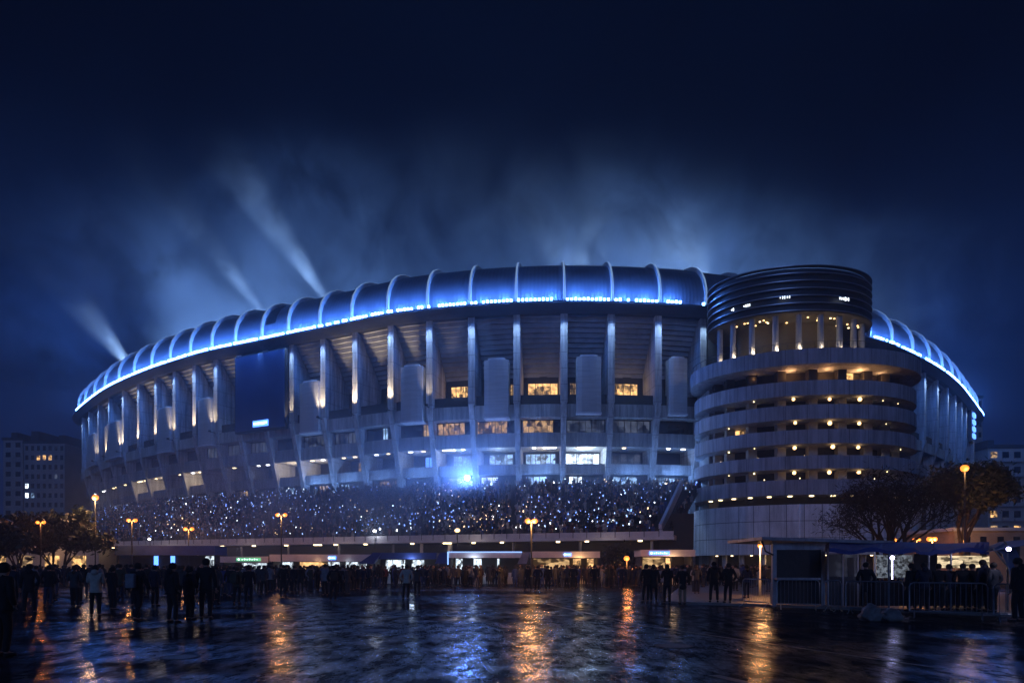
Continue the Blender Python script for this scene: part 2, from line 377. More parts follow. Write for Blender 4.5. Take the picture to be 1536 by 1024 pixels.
S3 = [s_of(p) for p in (1363, 1388, 1407, 1422.5, 1434, 1443, 1450, 1456, 1461)]
RIBS = S1 + S2 + S3
while RIBS[-1] < LEN + RIBS[0] - 9: RIBS.append(RIBS[-1] + 8.2)
RIBS[-1] = min(RIBS[-1], LEN + RIBS[0] - 4)
NVIS = len(S1) + len(S2) + len(S3)
I1055 = len(S1) - 1; I1332 = len(S1) + len(S2) - 1

stadium = empty('stadium', (0, 190, 0), 'huge oval concrete stadium with blue lit roof edge rising behind the crowd terrace', 'stadium')
def loft(mb, s0, s1, prof, n=4, mi=0, closed=False, flip=False, u0=0):
    ss = [s0 + (s1 - s0) * k / n for k in range(n + 1)]
    pl = [0.]
    for a, b in zip(prof, prof[1:]): pl.append(pl[-1] + math.hypot(b[0] - a[0], b[1] - a[1]))
    rows = [[at(s, o, z) for o, z in prof] for s in ss]
    m = len(prof); rng = range(m if closed else m - 1)
    for k in range(n):
        for j in rng:
            j2 = (j + 1) % m
            v0 = pl[j]; v1 = pl[j2] if j2 else pl[j] + 1
            mb.quad(rows[k][j], rows[k + 1][j], rows[k + 1][j2], rows[k][j2], mi, ((ss[k], v0), (ss[k + 1], v0), (ss[k + 1], v1), (ss[k], v1)))
    if closed:
        mb.poly([rows[0][j] for j in range(m)], mi); mb.poly([rows[-1][j] for j in range(m - 1, -1, -1)], mi)
ROOF = [(.30, 39.5), (.48, 40.4), (.40, 41.6), (-.05, 43.0), (-.9, 44.3), (-2.1, 45.4), (-3.8, 46.3), (-6.2, 46.9), (-10, 47.1), (-15, 46.4), (-20, 44.6)]
n_all = len(RIBS)
def bay(i): return RIBS[i], (RIBS[i + 1] if i + 1 < n_all else RIBS[0] + LEN)
for i in range(n_all):
    s0, s1 = bay(i)
    mb = MB(); loft(mb, s0, s1, ROOF, 4)
    mb.build('roof_panel', 'clad', stadium, smooth=True, weld=True)
    # eave beam below the lights
    # ribs: raised arches
    if i < NVIS:
        prof = [(o + .42 * (1 if k < 3 else .9), z + (.0 if k < 2 else .12 * k if k < 4 else .42)) for k, (o, z) in enumerate(ROOF[:8])]
        inner = ROOF[:8]
        mb = MB(); w = .16
        pts = prof + [(a - .05, b - .05) for a, b in reversed(inner)]
        mb.prism(pts, lambda a, b, h, s=s0: at(s + h, a, b), -w, w)
        rb = mb.build('roof_rib', 'rib', stadium)
        if i <= I1055 or i >= I1332:
            ml = MB(); pts = [(a + .05, b + .03) for a, b in prof] + [(a, b) for a, b in reversed(prof)]
            ml.prism(pts, lambda a, b, h, s=s0: at(s + h, a, b), -.10, .10)
            ml.build('glow_line', 'ribglow', rb)  # faint glow added to rib edges for light caught from the strip
mb = MB()
nseg = 160
def full_loft(mb, prof, n=nseg, **k):
    loft(mb, 0, LEN, prof, n, **k)
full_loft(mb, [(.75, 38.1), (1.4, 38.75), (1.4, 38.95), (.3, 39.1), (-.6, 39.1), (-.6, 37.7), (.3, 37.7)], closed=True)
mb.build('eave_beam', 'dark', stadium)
# stepped soffit under the upper tier
pr = []; o, z = -.65, 37.6
nst = 12
for k in range(nst):
    pr.append((o, z)); o2 = o - (5.3 / nst); pr.append((o2, z)); z -= 7.3 / nst; o = o2
pr.append((o, z))
mb = MB(); full_loft(mb, pr, 200); mb.build('tier_soffit', 'soffit', stadium)
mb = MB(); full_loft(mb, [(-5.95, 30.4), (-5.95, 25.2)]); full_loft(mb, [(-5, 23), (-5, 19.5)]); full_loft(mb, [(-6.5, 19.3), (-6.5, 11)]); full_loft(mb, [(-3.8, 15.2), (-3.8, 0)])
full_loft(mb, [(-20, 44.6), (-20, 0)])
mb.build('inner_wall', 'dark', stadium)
for (oo, z0, z1) in ((-.5, 23.1, 24.95), (-1.75, 19.05, 21.1), (-2.85, 15.2, 16.7)):
    mb = MB(); full_loft(mb, [(oo, z0), (oo, z1), (oo - .35, z1), (oo - .35, z0 + .35), (oo - 7, z0 + .35), (oo - 7, z0)], 200, closed=True)
    mb.build('spandrel_band', 'concrete', stadium)
mb = MB(); full_loft(mb, [(-.9, 25.0), (-.9, 26.4), (-1.1, 26.4), (-1.1, 25.0)], closed=True); full_loft(mb, [(-.8, 25.05), (-6, 25.05)])
mb.build('deck_parapet', 'dark', stadium)
mb = MB(); full_loft(mb, [(-2.4, 21.1), (-2.4, 23.1)], 200)
mb.build('window_band', 'glass', stadium)
# pillars with struts below
BIG = (358, 437)
for i in range(NVIS):
    s = RIBS[i]
    mb = MB(); w = .5
    mb.prism([(0, 37.7), (0, 25.1), (-5.6, 25.1), (-5.9, 30.2), (-.75, 37.45)], lambda a, b, h: at(s + h, a, b), -w, w)
    pil = mb.build('pillar', 'fin', stadium)
    mb = MB(); mb.prism([(.2, 25.08), (-2.55, 15), (-3.0, 11), (-3.0, 0), (-6.4, 0), (-6.4, 19), (-2.0, 25.08)], lambda a, b, h: at(s + h, a, b), -.38, .38)
    mb.build('strut', 'fin', pil)
# LED strip, one run per bay
for i in range(NVIS):
    s0, s1 = bay(i)
    if I1055 <= i < I1332 - 1: continue
    mb = MB(); p_mid = pxs((s0 + s1) / 2)
    tight = i < 13
    n = 11
    for k in range(n):
        a = s0 + .25 + (s1 - s0 - .5) * k / n; b = a + (s1 - s0 - .5) / n * (.64 if tight else .54)
        if not tight and rnd.random() < .14: continue
        if 14 <= i < 17 and rnd.random() < .10: continue
        if i == 21 and k in (6, 7, 8): continue
        h = rnd.uniform(.24, .36)
        loft(mb, a, b, [(1.15, 39.15), (1.35, 39.15), (1.35, 39.15 + h), (1.15, 39.15 + h)], 1, closed=True)
    if mb.f: mb.build('led_strip', 'led', stadium)
    mb = MB(); loft(mb, s0 + .1, s1 - .1, [(.78, 38.45), (.86, 38.45), (.86, 38.52), (.78, 38.52)], 2, closed=True)
    mb.build('led_line', 'ledsoft', stadium)
    for f in (.25, .75):
        if i == 21 and f > .5: continue
        point(at(s0 + (s1 - s0) * f, 2.1, 40.0), (.07, .25, 1), 720 if i < I1055 else 620, .3, 'roof_wash')  # added points off the eave, spreading the LED blue up the roof
# lit windows of the three storeys: (bay start px) -> material
def bay_i(px): return min(range(NVIS), key=lambda k: abs(pxs(RIBS[k]) - px))
def pane(px, a, b, o, z0, z1, mat, name='lit_window', mull=0):
    i = bay_i(px); s0, s1 = bay(i); d = s1 - s0
    mb = MB(); loft(mb, s0 + d * a, s0 + d * b, [(o, z0), (o, z1)], 2); w = mb.build(name, mat, stadium)
    if mull:
        ml = MB()
        for k in range(mull + 1):
            ss = s0 + d * (a + (b - a) * k / mull); loft(ml, ss - .05, ss + .05, [(o + .02, z0), (o + .1, z0), (o + .1, z1), (o + .02, z1)], 1, closed=True)
        ml.build('mullion', 'black', w)
    return w
for px, mat, a, b in ((585.5, 'warmdim', .1, .6), (644, 'warmwin', .22, .74), (775, 'warmwin', .18, .9), (917, 'warmwin', .12, .8), (532, 'warmdim', .4, .85), (484, 'warmdim', .5, .8), (707, 'warmdim', .7, .9), (846, 'warmdim', .2, .35), (987.5, 'warmdim', .05, .25)):
    pane(px, a, b, -5.8, 27.6, 29.3, mat, mull=4)
for px, mat, a, b, n in ((644, 'warmmid', .08, .75, 5), (707, 'warmmid', .05, .75, 5), (775, 'warmmid', .10, .78, 5), (585.5, 'warmdim', .7, .95, 3), (532, 'coolwin', .55, .7, 2), (484, 'dimwin', .1, .9, 6), (437, 'dimwin', .1, .9, 6), (846, 'dimwin', .08, .92, 6), (917, 'dimwin', .08, .92, 6), (358, 'dimwin', .1, .9, 6), (323, 'dimwin', .1, .9, 5), (291, 'dimwin', .1, .9, 5)):
    pane(px, a, b, -2.36, 21.25, 22.95, mat, mull=n)
for px, mat, a, b, n in ((775, 'coolwin', .12, .85, 6), (846, 'whitewin', .10, .92, 3), (707, 'coolwin', .2, .8, 4), (644, 'coolwin', .25, .85, 5), (585.5, 'bluesign', .45, .8, 3), (484, 'warmdim', .3, .7, 4), (437, 'coolwin', .5, .62, 2), (398, 'warmwin', .35, .6, 3), (358, 'warmdim', .4, .65, 3), (323, 'warmdim', .5, .7, 2), (261, 'warmwin', .3, .7, 3), (207, 'warmdim', .3, .7, 3), (184, 'warmwin', .4, .6, 2), (233, 'warmdim', .5, .6, 2), (917, 'dimwin', .1, .9, 5)):
    pane(px, a, b, -6.4, 16.9, 18.7, mat, mull=n)
for px, mat, a, b in ((846, 'whitewin', .15, .45), (917, 'coolwin', .15, .7), (987.5, 'coolwin', .1, .6), (775, 'coolwin', .2, .6), (644, 'warmdim', .2, .8), (707, 'whitewin', .1, .5), (532, 'warmdim', .3, .8), (484, 'coolwin', .1, .4), (437, 'warmdim', .4, .7), (398, 'coolwin', .2, .5), (323, 'warmdim', .3, .7), (291, 'coolwin', .3, .5), (233, 'coolwin', .2, .8), (184, 'warmdim', .2, .8)):
    pane(px, a, b, -3.7, 13.2, 14.9, mat, mull=3)
# ceiling lights under the second band
for i in range(NVIS):
    s0, s1 = bay(i)
    if i >= I1055 + 1: continue
    for f in (.35, .7):
        if rnd.random() < .35: continue
        s = s0 + (s1 - s0) * f; mb = MB(); L_ = rnd.choice((.25, .3, 1.0))
        loft(mb, s - L_, s + L_, [(-2.5, 18.9), (-2.2, 18.9), (-2.2, 19.0), (-2.5, 19.0)], 1, closed=True)
        mb.build('ceiling_light', 'spotlamp' if rnd.random() < .6 else 'whitelamp', stadium)
# pillar uplights (real spots at the pillar feet)
for px, e in ((147, 500), (163, 800), (184, 1100), (207, 1100), (233, 1000), (261, 600), (291, 1000), (323, 500), (358, 350), (437, 350), (484, 1000), (532, 1400), (585.5, 1100), (644, 250)):
    i = bay_i(px); s = RIBS[i]
    a = at(s, 1.15, 25.3); b = at(s, -.05, 30.5)
    l = spot(a, b - a, (1, .78, .52), e * 3.5, 50, .8, .15, 'pillar_uplight')
    mb = MB(); loft(mb, s - .2, s + .2, [(1.0, 25.02), (1.3, 25.02), (1.3, 25.2), (1.0, 25.2)], 1, closed=True)
    loft(mb, s - .1, s + .1, [(.15, 24.9), (1.3, 24.9), (1.3, 25.0), (.15, 25.0)], 1, closed=True)
    up = mb.build('uplight', 'pole', stadium)
for i in range(NVIS):
    if I1055 < i < I1332: continue
    s = RIBS[i]; a = at(s, 1.25, 37.95); b = at(s, -.25, 30.0)
    spot(a, b - a, (.40, .64, 1), 1700, 62, .9, .15, 'eave_downlight')
for px in (437, 484, 532, 585.5, 644, 775, 917, 987.5):
    i = bay_i(px); s0, s1 = bay(i); point(at((s0 + s1) / 2, -.9, 14.4), (.20, .42, 1), 750, .3, 'bay_glow')  # added blue points that brighten the terrace crowd and its mist
# warm light on the wall fins of the lower storeys
for px, c, e in ((261, (1, .75, .45), 260), (207, (1, .75, .45), 200), (184, (1, .75, .45), 200), (398, (1, .82, .6), 380), (437, (1, .85, .65), 220), (644, (.55, .7, 1), 300), (707, (.45, .65, 1), 420), (846, (.6, .78, 1), 1100), (775, (1, .85, .6), 200), (585.5, (.6, .7, 1), 120)):
    i = bay_i(px); s0, s1 = bay(i); point(at((s0 + s1) / 2, -3.2, 17.9), c, e, .3, 'bay_glow')
# warm deck lights
for px, e in ((644, 160), (775, 220), (917, 220), (585.5, 110)):
    i = bay_i(px); s0, s1 = bay(i); point(at(s0 + (s1 - s0) * .5, -3.6, 28.6), (1, .66, .32), e * .3, .3, 'deck_light')
# dark slot in the roof
i = bay_i(398); s0 = RIBS[i] + .6
mb = MB(); loft(mb, s0, s0 + 2.2, [(o + .06, z + .06) for o, z in ROOF[2:7]], 3)
mb.build('roof_slot', 'black', stadium)
# floodlight that flares beside the terrace
fs = s_of(709); fl = empty('floodlight', at(fs, -.6, 14.3), 'very bright blue white floodlight flaring above the terrace crowd beside lit stadium bays', 'floodlight')
mb = MB(); c = at(fs, 3.2, 14.0); mb.ball(c, .33, mi=0); mb.build('lamp_lens', 'flood', fl, smooth=True)
mb = MB(); mb.tube([c + Vector((0, .45, 0)), c + Vector((0, .25, .0))], [.5, .42], 12); mb.tube([c + Vector((0, .4, -.1)), c + Vector((0, .5, -2.6))], .09, 6); mb.build('lamp_bracket', 'pole', fl)
hang(point(c + Vector((0, -.9, 0)), (.12, .30, 1), 4300, .35, 'flood_glow'), fl)

# hanging louvred panels
PAN = [(603, 635, 546, 633), (727, 763, 536, 627), (865, 901, 531, 620), (1003, 1029, 534, 622), (452, 480, 570, 649), (300, 320, 596, 669), (239, 258, 610, 679), (160, 183, 633, 688), (133, 146, 651, 700)]
plab = ['tall grey louvred panel fourth from the round tower, beside the bright pillar uplights',
        'tall grey louvred panel directly above the two warm window rows, third from the round tower',
        'tall grey louvred panel directly above the glaring white lit bay, second from the round tower',
        'grey louvred panel half hidden against the curved balconies of the round tower',
        'grey louvred panel hanging beside the big dark screen on its tower side',
        'slim grey louvred panel just beside the big dark screen on its far side',
        'slim grey louvred panel second along from the big dark screen towards the stadium tip',
        'short wide grey louvred panel third along from the screen towards the stadium tip',
        'smallest grey louvred panel at the curved far tip of the stadium']
for (a, b, t, u), lb in zip(PAN, plab):
    s0, s1 = s_of(a), s_of(b); sm = (s0 + s1) / 2; Yd = rp(sm).y - .6
    z1, z0 = PZ(t, Yd), PZ(u, Yd); h = (s1 - s0) / 2
    e = empty('louvred_panel', at(sm, .2, z0), lb, 'facade panel', 'louvred panels hung on the stadium pillars')
    mb = MB(); pts = [(-1.4, -h), (.40, -h), (.56, -h * .6), (.62, 0), (.56, h * .6), (.40, h), (-1.4, h)]
    mb.prism(pts, lambda o, d, z: at(sm + d, o, z), z0 + .25, z1 - .3); mb.build('panel_face', 'louvre', e, smooth=False)
    mb = MB(); mb.prism([(o + .08, d * 1.04) for o, d in pts], lambda o, d, z: at(sm + d, o, z), z0, z0 + .25)
    mb.build('bottom_rail', 'whitepaint', e)
    mb = MB(); mb.prism([(o * .95 - .05, d * .7) for o, d in pts], lambda o, d, z: at(sm + d, o, z), z1 - .3, z1); mb.build('top_cap', 'whitepaint', e)

# the large unlit screen
s0, s1 = s_of(360), s_of(435); sm = (s0 + s1) / 2
scr = empty('billboard_screen', at(sm, .9, 24), 'huge dark unlit billboard screen with small blue sign at its bottom edge', 'screen')
mb = MB(); cA, cB = at(s0, .35, 0), at(s1, .35, 0); d = (cB - cA); d.normalize(); nrm = Vector((d.y, -d.x, 0))
def sc(a, o, z): p = cA + d * a + nrm * o; return Vector((p.x, p.y, z))
LW = (cB - cA).length
mb.prism([(0, 0), (LW, 0), (LW, .7), (0, .7)], lambda a, o, z: sc(a, o, z), 24.0, 37.0)
mb.build('screen_case', 'black', scr)
mb = MB(); mb.prism([(.15, .7), (LW - .15, .7), (LW - .15, .76), (.15, .76)], lambda a, o, z: sc(a, o, z), 24.3, 36.8); mb.build('screen_face', 'screenface', scr)
mb = MB(); mb.prism([(LW * .38, .76), (LW * .68, .76), (LW * .68, .86), (LW * .38, .86)], lambda a, o, z: sc(a, o, z), 24.75, 25.75); sg = mb.build('lit_sign', 'bluesign', scr)
mb = MB()
for k in range(9):
    a = LW * .40 + k * LW * .03; mb.prism([(a, .86), (a + LW * .02, .86), (a + LW * .02, .89), (a, .89)], lambda a, o, z: sc(a, o, z), 25.0 + rnd.uniform(0, .15), 25.45)
mb.build('sign_mark', 'signmark', sg)
# blue lit sign at the far right tip
sr = s_of(1455); e = empty('lit_sign', at(sr, 1, 30), 'bright blue striped lit sign at the far stadium tip beside the slab block', 'sign')
mb = MB()
for k in range(4): mb.prism([(0, -1.6), (.4, -1.6), (.4, 1.6), (0, 1.6)], lambda o, dd, z: at(sr + dd, o + .6, z), 31.5 + k * 1.6, 32.4 + k * 1.6)
mb.build('light_bar', 'bluesign', e)
mb = MB(); mb.prism([(-.2, -2), (.5, -2), (.5, 2), (-.2, 2)], lambda o, dd, z: at(sr + dd, o, z), 30.5, 38.0); mb.build('sign_case', 'dark', e)
#@@PART2
# ------------------------------------------------------------------ round ramp tower
TX, TY, TA, TB = 40.2, 92.5, 14.6, 10.6
tower = empty('round_tower', (TX, TY, 0), 'round ramp tower with stacked curved balconies and louvred drum on top', 'tower')
def el_pt(th, da, z, cx=TX, cy=TY, a=TA, b=TB):
    return Vector((cx + (a + da) * math.cos(th), cy + (b + da) * math.sin(th), z))
def el_loft(mb, prof, n=96, closed=False, mi=0, t0=0, t1=2 * math.pi, **k):
    rows = [[el_pt(t0 + (t1 - t0) * i / n, o, z, **k) for o, z in prof] for i in range(n + 1)]
    m = len(prof)
    for i in range(n):
        for j in range(m if closed else m - 1):
            j2 = (j + 1) % m; mb.quad(rows[i][j], rows[i + 1][j], rows[i + 1][j2], rows[i][j2], mi)
FY = TY - TB
bands = [(718, 741), (682, 702), (643, 664), (605.5, 627), (569, 591), (523, 546)]
BZ = [(PZ(b, FY), PZ(a, FY)) for a, b in bands]
for k, (z0, z1) in enumerate(BZ):
    mb = MB(); o = .55 if k == 5 else 0
    el_loft(mb, [(o, z0), (o, z1), (o - .3, z1), (o - .3, z0 + .4), (o - 6.5, z0 + .4), (o - 6.5, z0)], closed=True)
    for kk in range(36):                                      # drip joints between the precast panels
        t = 2 * math.pi * (kk + .5) / 36; el_loft(mb, [(o + .004, z0 + .02), (o + .012, z0 + .02), (o + .012, z1 - .02), (o + .004, z1 - .02)], 1, True, 1, t - .0014, t + .0014)
    bd = mb.build('balcony_band', ['towerband', 'dark'], tower, smooth=True, weld=True)
zb = PZ(755, FY)
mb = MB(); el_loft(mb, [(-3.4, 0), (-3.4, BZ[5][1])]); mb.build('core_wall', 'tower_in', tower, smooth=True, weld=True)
# piers between storeys, lamps
FL = [(zb, BZ[0][0])] + [(BZ[k][1], BZ[k + 1][0]) for k in range(5)]
for k in range(1, 6):
    z0, z1 = BZ[k - 1][0] + .4, BZ[k][0]
    for th in (R(186), R(203), R(222), R(241), R(259.5), R(277), R(295), R(312), R(330), R(350)):
        c = el_pt(th, -2.6, 0); mb = MB(); mb.box(c.x - .55, c.x + .55, c.y - .5, c.y + .5, z0, z1)
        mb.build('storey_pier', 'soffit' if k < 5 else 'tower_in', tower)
    zl = BZ[k][0] - .62
    for th, big in ((R(249), 1), (R(268), 1), (R(284), 1), (R(228), 0), (R(302), 0), (R(210), 0), (R(318), 0)):
        if k == 5 or (k, th) in ((2, R(302)), (3, R(228)), (1, R(318)), (4, R(210)), (3, R(318))): continue
        c = el_pt(th + rnd.uniform(-.03, .03) * (1 - .6 * big), -.75 - rnd.uniform(0, .7), zl); mb = MB(); r = rnd.uniform(.19, .26) if big else rnd.uniform(.05, .10)
        c.z = BZ[k][0] - r - .06; mb.ball(c, r, 10, 6)
        mb.build('globe_lamp', 'globe' if big else 'spotlamp', tower, smooth=True)
        if big: hang(point(c + Vector((0, -.35, -.3)), (1, .60, .26), rnd.uniform(1.5, 4.5), .15, 'globe_light'), tower)
# warm restaurant-like storey under the top parapet
z0, z1 = BZ[4][1], BZ[5][0]
for th, e in ((R(225), 10), (R(247), 75), (R(268), 95), (R(288), 120), (R(305), 45)):
    hang(point(el_pt(th, -2.2, z1 - .5), (1, .48, .17), e, .2, 'storey_glow'), tower)
mb = MB(); el_loft(mb, [(-3.3, z0 - .9), (-3.3, z1 - .1)], 6, t0=R(280), t1=R(288.5)); mb.build('lit_window', 'warmwin', tower)
mb = MB(); el_loft(mb, [(-3.3, BZ[2][1] + .1), (-3.3, BZ[3][0] - .1)], 6, t0=R(205), t1=R(219)); mb.build('lit_window', 'warmwin', tower)
for k in (1, 2, 3, 4):
    for t in range(9):
        th = R(rnd.uniform(195, 335)); zz = BZ[k - 1][1] + rnd.uniform(.1, .5); mb = MB(); c = el_pt(th, -2.2, zz); mb.ball(c, .07, 6, 4); mb.build('small_lamp', 'spotlamp', tower)
# row of ceiling lights under the lowest band
for th in range(192, 350, 11):
    c = el_pt(R(th), -1.1, BZ[0][0] - .12); mb = MB(); mb.box(c.x - .22, c.x + .22, c.y - .15, c.y + .15, c.z, c.z + .1); mb.build('downlight', 'spotlamp', tower)
# panelled base drum
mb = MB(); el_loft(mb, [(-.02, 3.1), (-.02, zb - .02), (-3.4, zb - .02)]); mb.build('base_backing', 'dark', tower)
mb = MB(); npan = 44
zr = [3.05, 5.15, 7.25, zb]
for i in range(npan):
    t0, t1 = 2 * math.pi * i / npan + .0022, 2 * math.pi * (i + 1) / npan - .0022
    for a, b in zip(zr, zr[1:]): el_loft(mb, [(.10, a + .03), (.10, b - .03)], 2, t0=t0, t1=t1)
mb.build('base_cladding', 'towerbase', tower)
mb = MB()
for th in (R(262), R(251.5)): el_loft(mb, [(.11, 3.1), (.2, 3.1), (.2, zb), (.11, zb)], 1, True, 0, th - .003, th + .003)
mb.build('downpipe', 'steel', tower)
for th in range(190, 352, 14): c = el_pt(R(th), -1.6, 0); mb = MB(); mb.tube([c, c + Vector((0, 0, 3.1))], .35, 10); mb.build('base_column', 'towerband', tower, smooth=True)
mb = MB(); el_loft(mb, [(-3.3, .2), (-3.3, 2.7)], 4, t0=R(236), t1=R(241)); mb.build('lit_door', 'warmpanel', tower)
mb = MB(); el_loft(mb, [(-3.3, .2), (-3.3, 2.6)], 4, t0=R(256), t1=R(262)); mb.build('lit_door', 'warmdim', tower)
hang(point(el_pt(R(238), -1.8, 2.3), (1, .6, .25), 70, .2, 'entrance_light'), tower)
for th in range(200, 330, 13):
    c = el_pt(R(th), -1.0, 2.95); mb = MB(); mb.box(c.x - .12, c.x + .12, c.y - .12, c.y + .12, c.z, c.z + .09); mb.build('downlight', 'spotlamp', tower)
# louvred drum on columns
DK = dict(cx=38.3, cy=92.6, a=10.7, b=7.7)
DFY = 92.6 - 7.7
dz0, dz1 = PZ(464, DFY), PZ(397, DFY)
mb = MB(); el_loft(mb, [(-.35, dz0), (-.35, dz1 - .3), (-10.7 + .5, dz1 - .3)], **DK); mb.build('drum_wall', 'drum', tower, smooth=True, weld=True)
nf = 6
for k in range(nf + 1):
    z = dz0 + (dz1 - dz0) * k / nf
    mb = MB(); el_loft(mb, [(-.4, z - .17), (.22, z - .17), (.22, z - .06), (-.4, z + .1)], closed=True, **DK); lv = mb.build('louvre_ring', 'drum', tower, smooth=True, weld=True)
    mb = MB(); el_loft(mb, [(.2, z - .16), (.26, z - .16), (.26, z - .06), (.2, z - .06)], closed=True, **DK); mb.build('ring_edge', 'drumedge', lv, smooth=True)
mb = MB(); el_loft(mb, [(.1, dz0 - .3), (-10.2, dz0 - .3)], **DK); mb.build('drum_ceiling', 'tower_ceiling', tower)
mb = MB(); el_loft(mb, [(-3.8, BZ[5][0]), (-3.8, dz0)], **DK); mb.build('drum_core', 'tower_ceiling', tower, smooth=True, weld=True)
mb = MB(); el_loft(mb, [(0, BZ[5][0] + .4), (-10.6, BZ[5][0] + .4)], cx=TX, cy=TY, a=TA, b=TB); mb.build('terrace_floor', 'dark', tower)
for k, th in enumerate((188, 208, 226.5, 245, 262, 278.5, 295, 312, 332, 352)):
    c = el_pt(R(th), -.9, 0, **DK); mb = MB(); mb.tube([(c.x, c.y, BZ[5][0] + .4), (c.x, c.y, dz0 - .3)], [.42, .36], 12)
    cl = mb.build('drum_column', 'towerband', tower, smooth=True)
    if k < 9:
        hang(point((c.x, c.y - .66, BZ[5][1] + 1.35), (1, .74, .44), 30, .1, 'column_uplight'), tower)
        mb = MB(); mb.tube([(c.x, c.y - .62, BZ[5][0] + .4), (c.x, c.y - .62, BZ[5][1] + 1.2)], .12, 8); mb.build('uplight', 'upl', tower)
for th, e in ((232, 7), (255, 10), (272, 13), (290, 12), (310, 8)):
    hang(point(el_pt(R(th), -2.2, dz0 - 1.6, **DK), (1, .66, .32), e, .25, 'terrace_light'), tower)
for k in range(26):
    c = el_pt(R(rnd.uniform(200, 340)), -rnd.uniform(1.2, 3.6), dz0 - .36, **DK); mb = MB(); mb.ball(c, .13, 8, 4, sc=(1, 1, .5)); mb.build('downlight', 'globe' if k % 3 else 'spotlamp', tower)
# terrace rail
mb = MB(); el_loft(mb, [(.35, BZ[5][1] + .85), (.4, BZ[5][1] + .85), (.4, BZ[5][1] + .9), (.35, BZ[5][1] + .9)], closed=True)
for k in range(60): c = el_pt(2 * math.pi * k / 60, .37, BZ[5][1]); mb.tube([c, c + Vector((0, 0, .87))], .03, 5)
mb.build('terrace_rail', 'pole', tower)
# lit marks on the drum (illegible in the photograph: short bright dashes)
for px, py, n in ((1178, 447, 5), (1265, 449.5, 6), (1122, 459, 4), (1101, 465, 2)):
    th0 = min((abs(768 + FPX * el_pt(R(t), 0, 0, **DK).x / el_pt(R(t), 0, 0, **DK).y - px), R(t)) for t in range(182, 358))[1]
    Yd = el_pt(th0, 0, 0, **DK).y
    mb = MB()
    for k in range(n):
        t = th0 + (k - n / 2) * .026; zz = PZ(py, Yd); mb2 = rnd.uniform(.08, .26)
        el_loft(mb, [(.24, zz - mb2), (.3, zz - mb2), (.3, zz + mb2), (.24, zz + mb2)], 1, True, 0, t, t + rnd.uniform(.006, .015), **DK)
    mb.build('lit_mark', 'signmark', tower)
# dark link wall between stadium and tower
lw = empty('link_wall', (29, 97, 0), 'dark concrete stair wall closing the gap between stadium bays and round tower', 'wall')
s55 = RIBS[I1055]
mb = MB(); mb.prism([(at(s55 + .9, -.2, 0).x, at(s55 + .9, -.2, 0).y), (at(s55 + 7, .1, 0).x, at(s55 + 7, .1, 0).y), (at(s55 + 7, -7, 0).x, at(s55 + 7, -7, 0).y), (at(s55 + .9, -7, 0).x, at(s55 + .9, -7, 0).y)], lambda a, b, z: Vector((a, b, z)), 0, 38.0)
mb.build('wall_face', 'dark', lw)
mb = MB(); mb.box(27.2, 28.4, 92.0, 97, 0, 26.0); mb.build('wall_pier', 'concrete', lw)

# ------------------------------------------------------------------ terrace with its crowd
NT = 60
sA, sB = s_of(128), s_of(1046)
def deck_edge(t):
    x = -78 + t * (17.2 + 78); k = t
    return Vector((x, 112 - 41.5 * (max(k, 0) ** .8)))
def bank(t, r):
    a = deck_edge(t); b = at(sA + (sB - sA) * t, 1.2, 0)
    p = Vector((a.x + (b.x - a.x) * r, a.y + (b.y - a.y) * r)); return Vector((p.x, p.y, 5.0 + r * 8.2))
terr = empty('crowd_terrace', (-20, 85, 0), 'long raised spectator terrace with pale parapet and railing in front of the stadium', 'terrace')
mb = MB(); NRW = 22
for i in range(NT):
    for j in range(NRW):
        t0, t1, r0, r1 = i / NT, (i + 1) / NT, j / NRW, (j + 1) / NRW
        z0 = bank(0, r0).z; z1 = bank(0, r1).z
        q = [bank(t0, r0), bank(t1, r0), bank(t1, r1), bank(t0, r1)]
        for p in q: p.z = z0
        mb.quad(*q); a, b = q[3], q[2]; mb.quad(a, b, b + Vector((0, 0, z1 - z0)), a + Vector((0, 0, z1 - z0)))
mb.build('stepped_tier', 'dark', terr)
def dn(t):
    d = deck_edge(t + .004) - deck_edge(t - .004); d.normalize(); return Vector((d.y, -d.x))
def de(t, o, z): p = deck_edge(t); n = dn(t); return Vector((p.x + n.x * o, p.y + n.y * o, z))
def dloft(mb, prof, t0=0., t1=1., n=60):
    rows = [[de(t0 + (t1 - t0) * i / n, o, z) for o, z in prof] for i in range(n + 1)]; m = len(prof)
    for i in range(n):
        for j in range(m): mb.quad(rows[i][j], rows[i + 1][j], rows[i + 1][(j + 1) % m], rows[i][(j + 1) % m])
    mb.poly(rows[0]); mb.poly(rows[-1][::-1])
mb = MB(); dloft(mb, [(.6, 4.45), (.6, 5.35), (.4, 5.35), (.4, 4.95), (-2.5, 4.95), (-2.5, 4.45)]); mb.build('parapet', 'whitepaint', terr)
mb = MB(); dloft(mb, [(.62, 5.55), (.68, 5.55), (.68, 5.6), (.62, 5.6)])
for k in range(66):
    t = k / 65; a = de(t, .66, 4.75); mb.tube([a, a + Vector((0, 0, .85))], .035, 5)
mb.build('railing', 'pole', terr)
mb = MB(); dloft(mb, [(-2.2, 0), (-2.2, 4.45), (-2.6, 4.45), (-2.6, 0)]); mb.build('undercroft_wall', 'black', terr)
mb = MB()
for k in range(13):
    t = .04 + k * .078; a = de(t, -.3, 0); mb.tube([a, a + Vector((0, 0, 4.45))], .16, 8)
mb.build('undercroft_column', 'concrete', terr)
for t, c in [(k / 22 + rnd.uniform(-.012, .012), 0) for k in range(1, 22)]:
    mb = MB(); a = de(t, .1, 4.3); w = rnd.choice((.2, .2, .5)); mb.box(a.x - w, a.x + w, a.y - .15, a.y + .15, 4.3, 4.44); mb.build('soffit_light', 'spotlamp', terr)
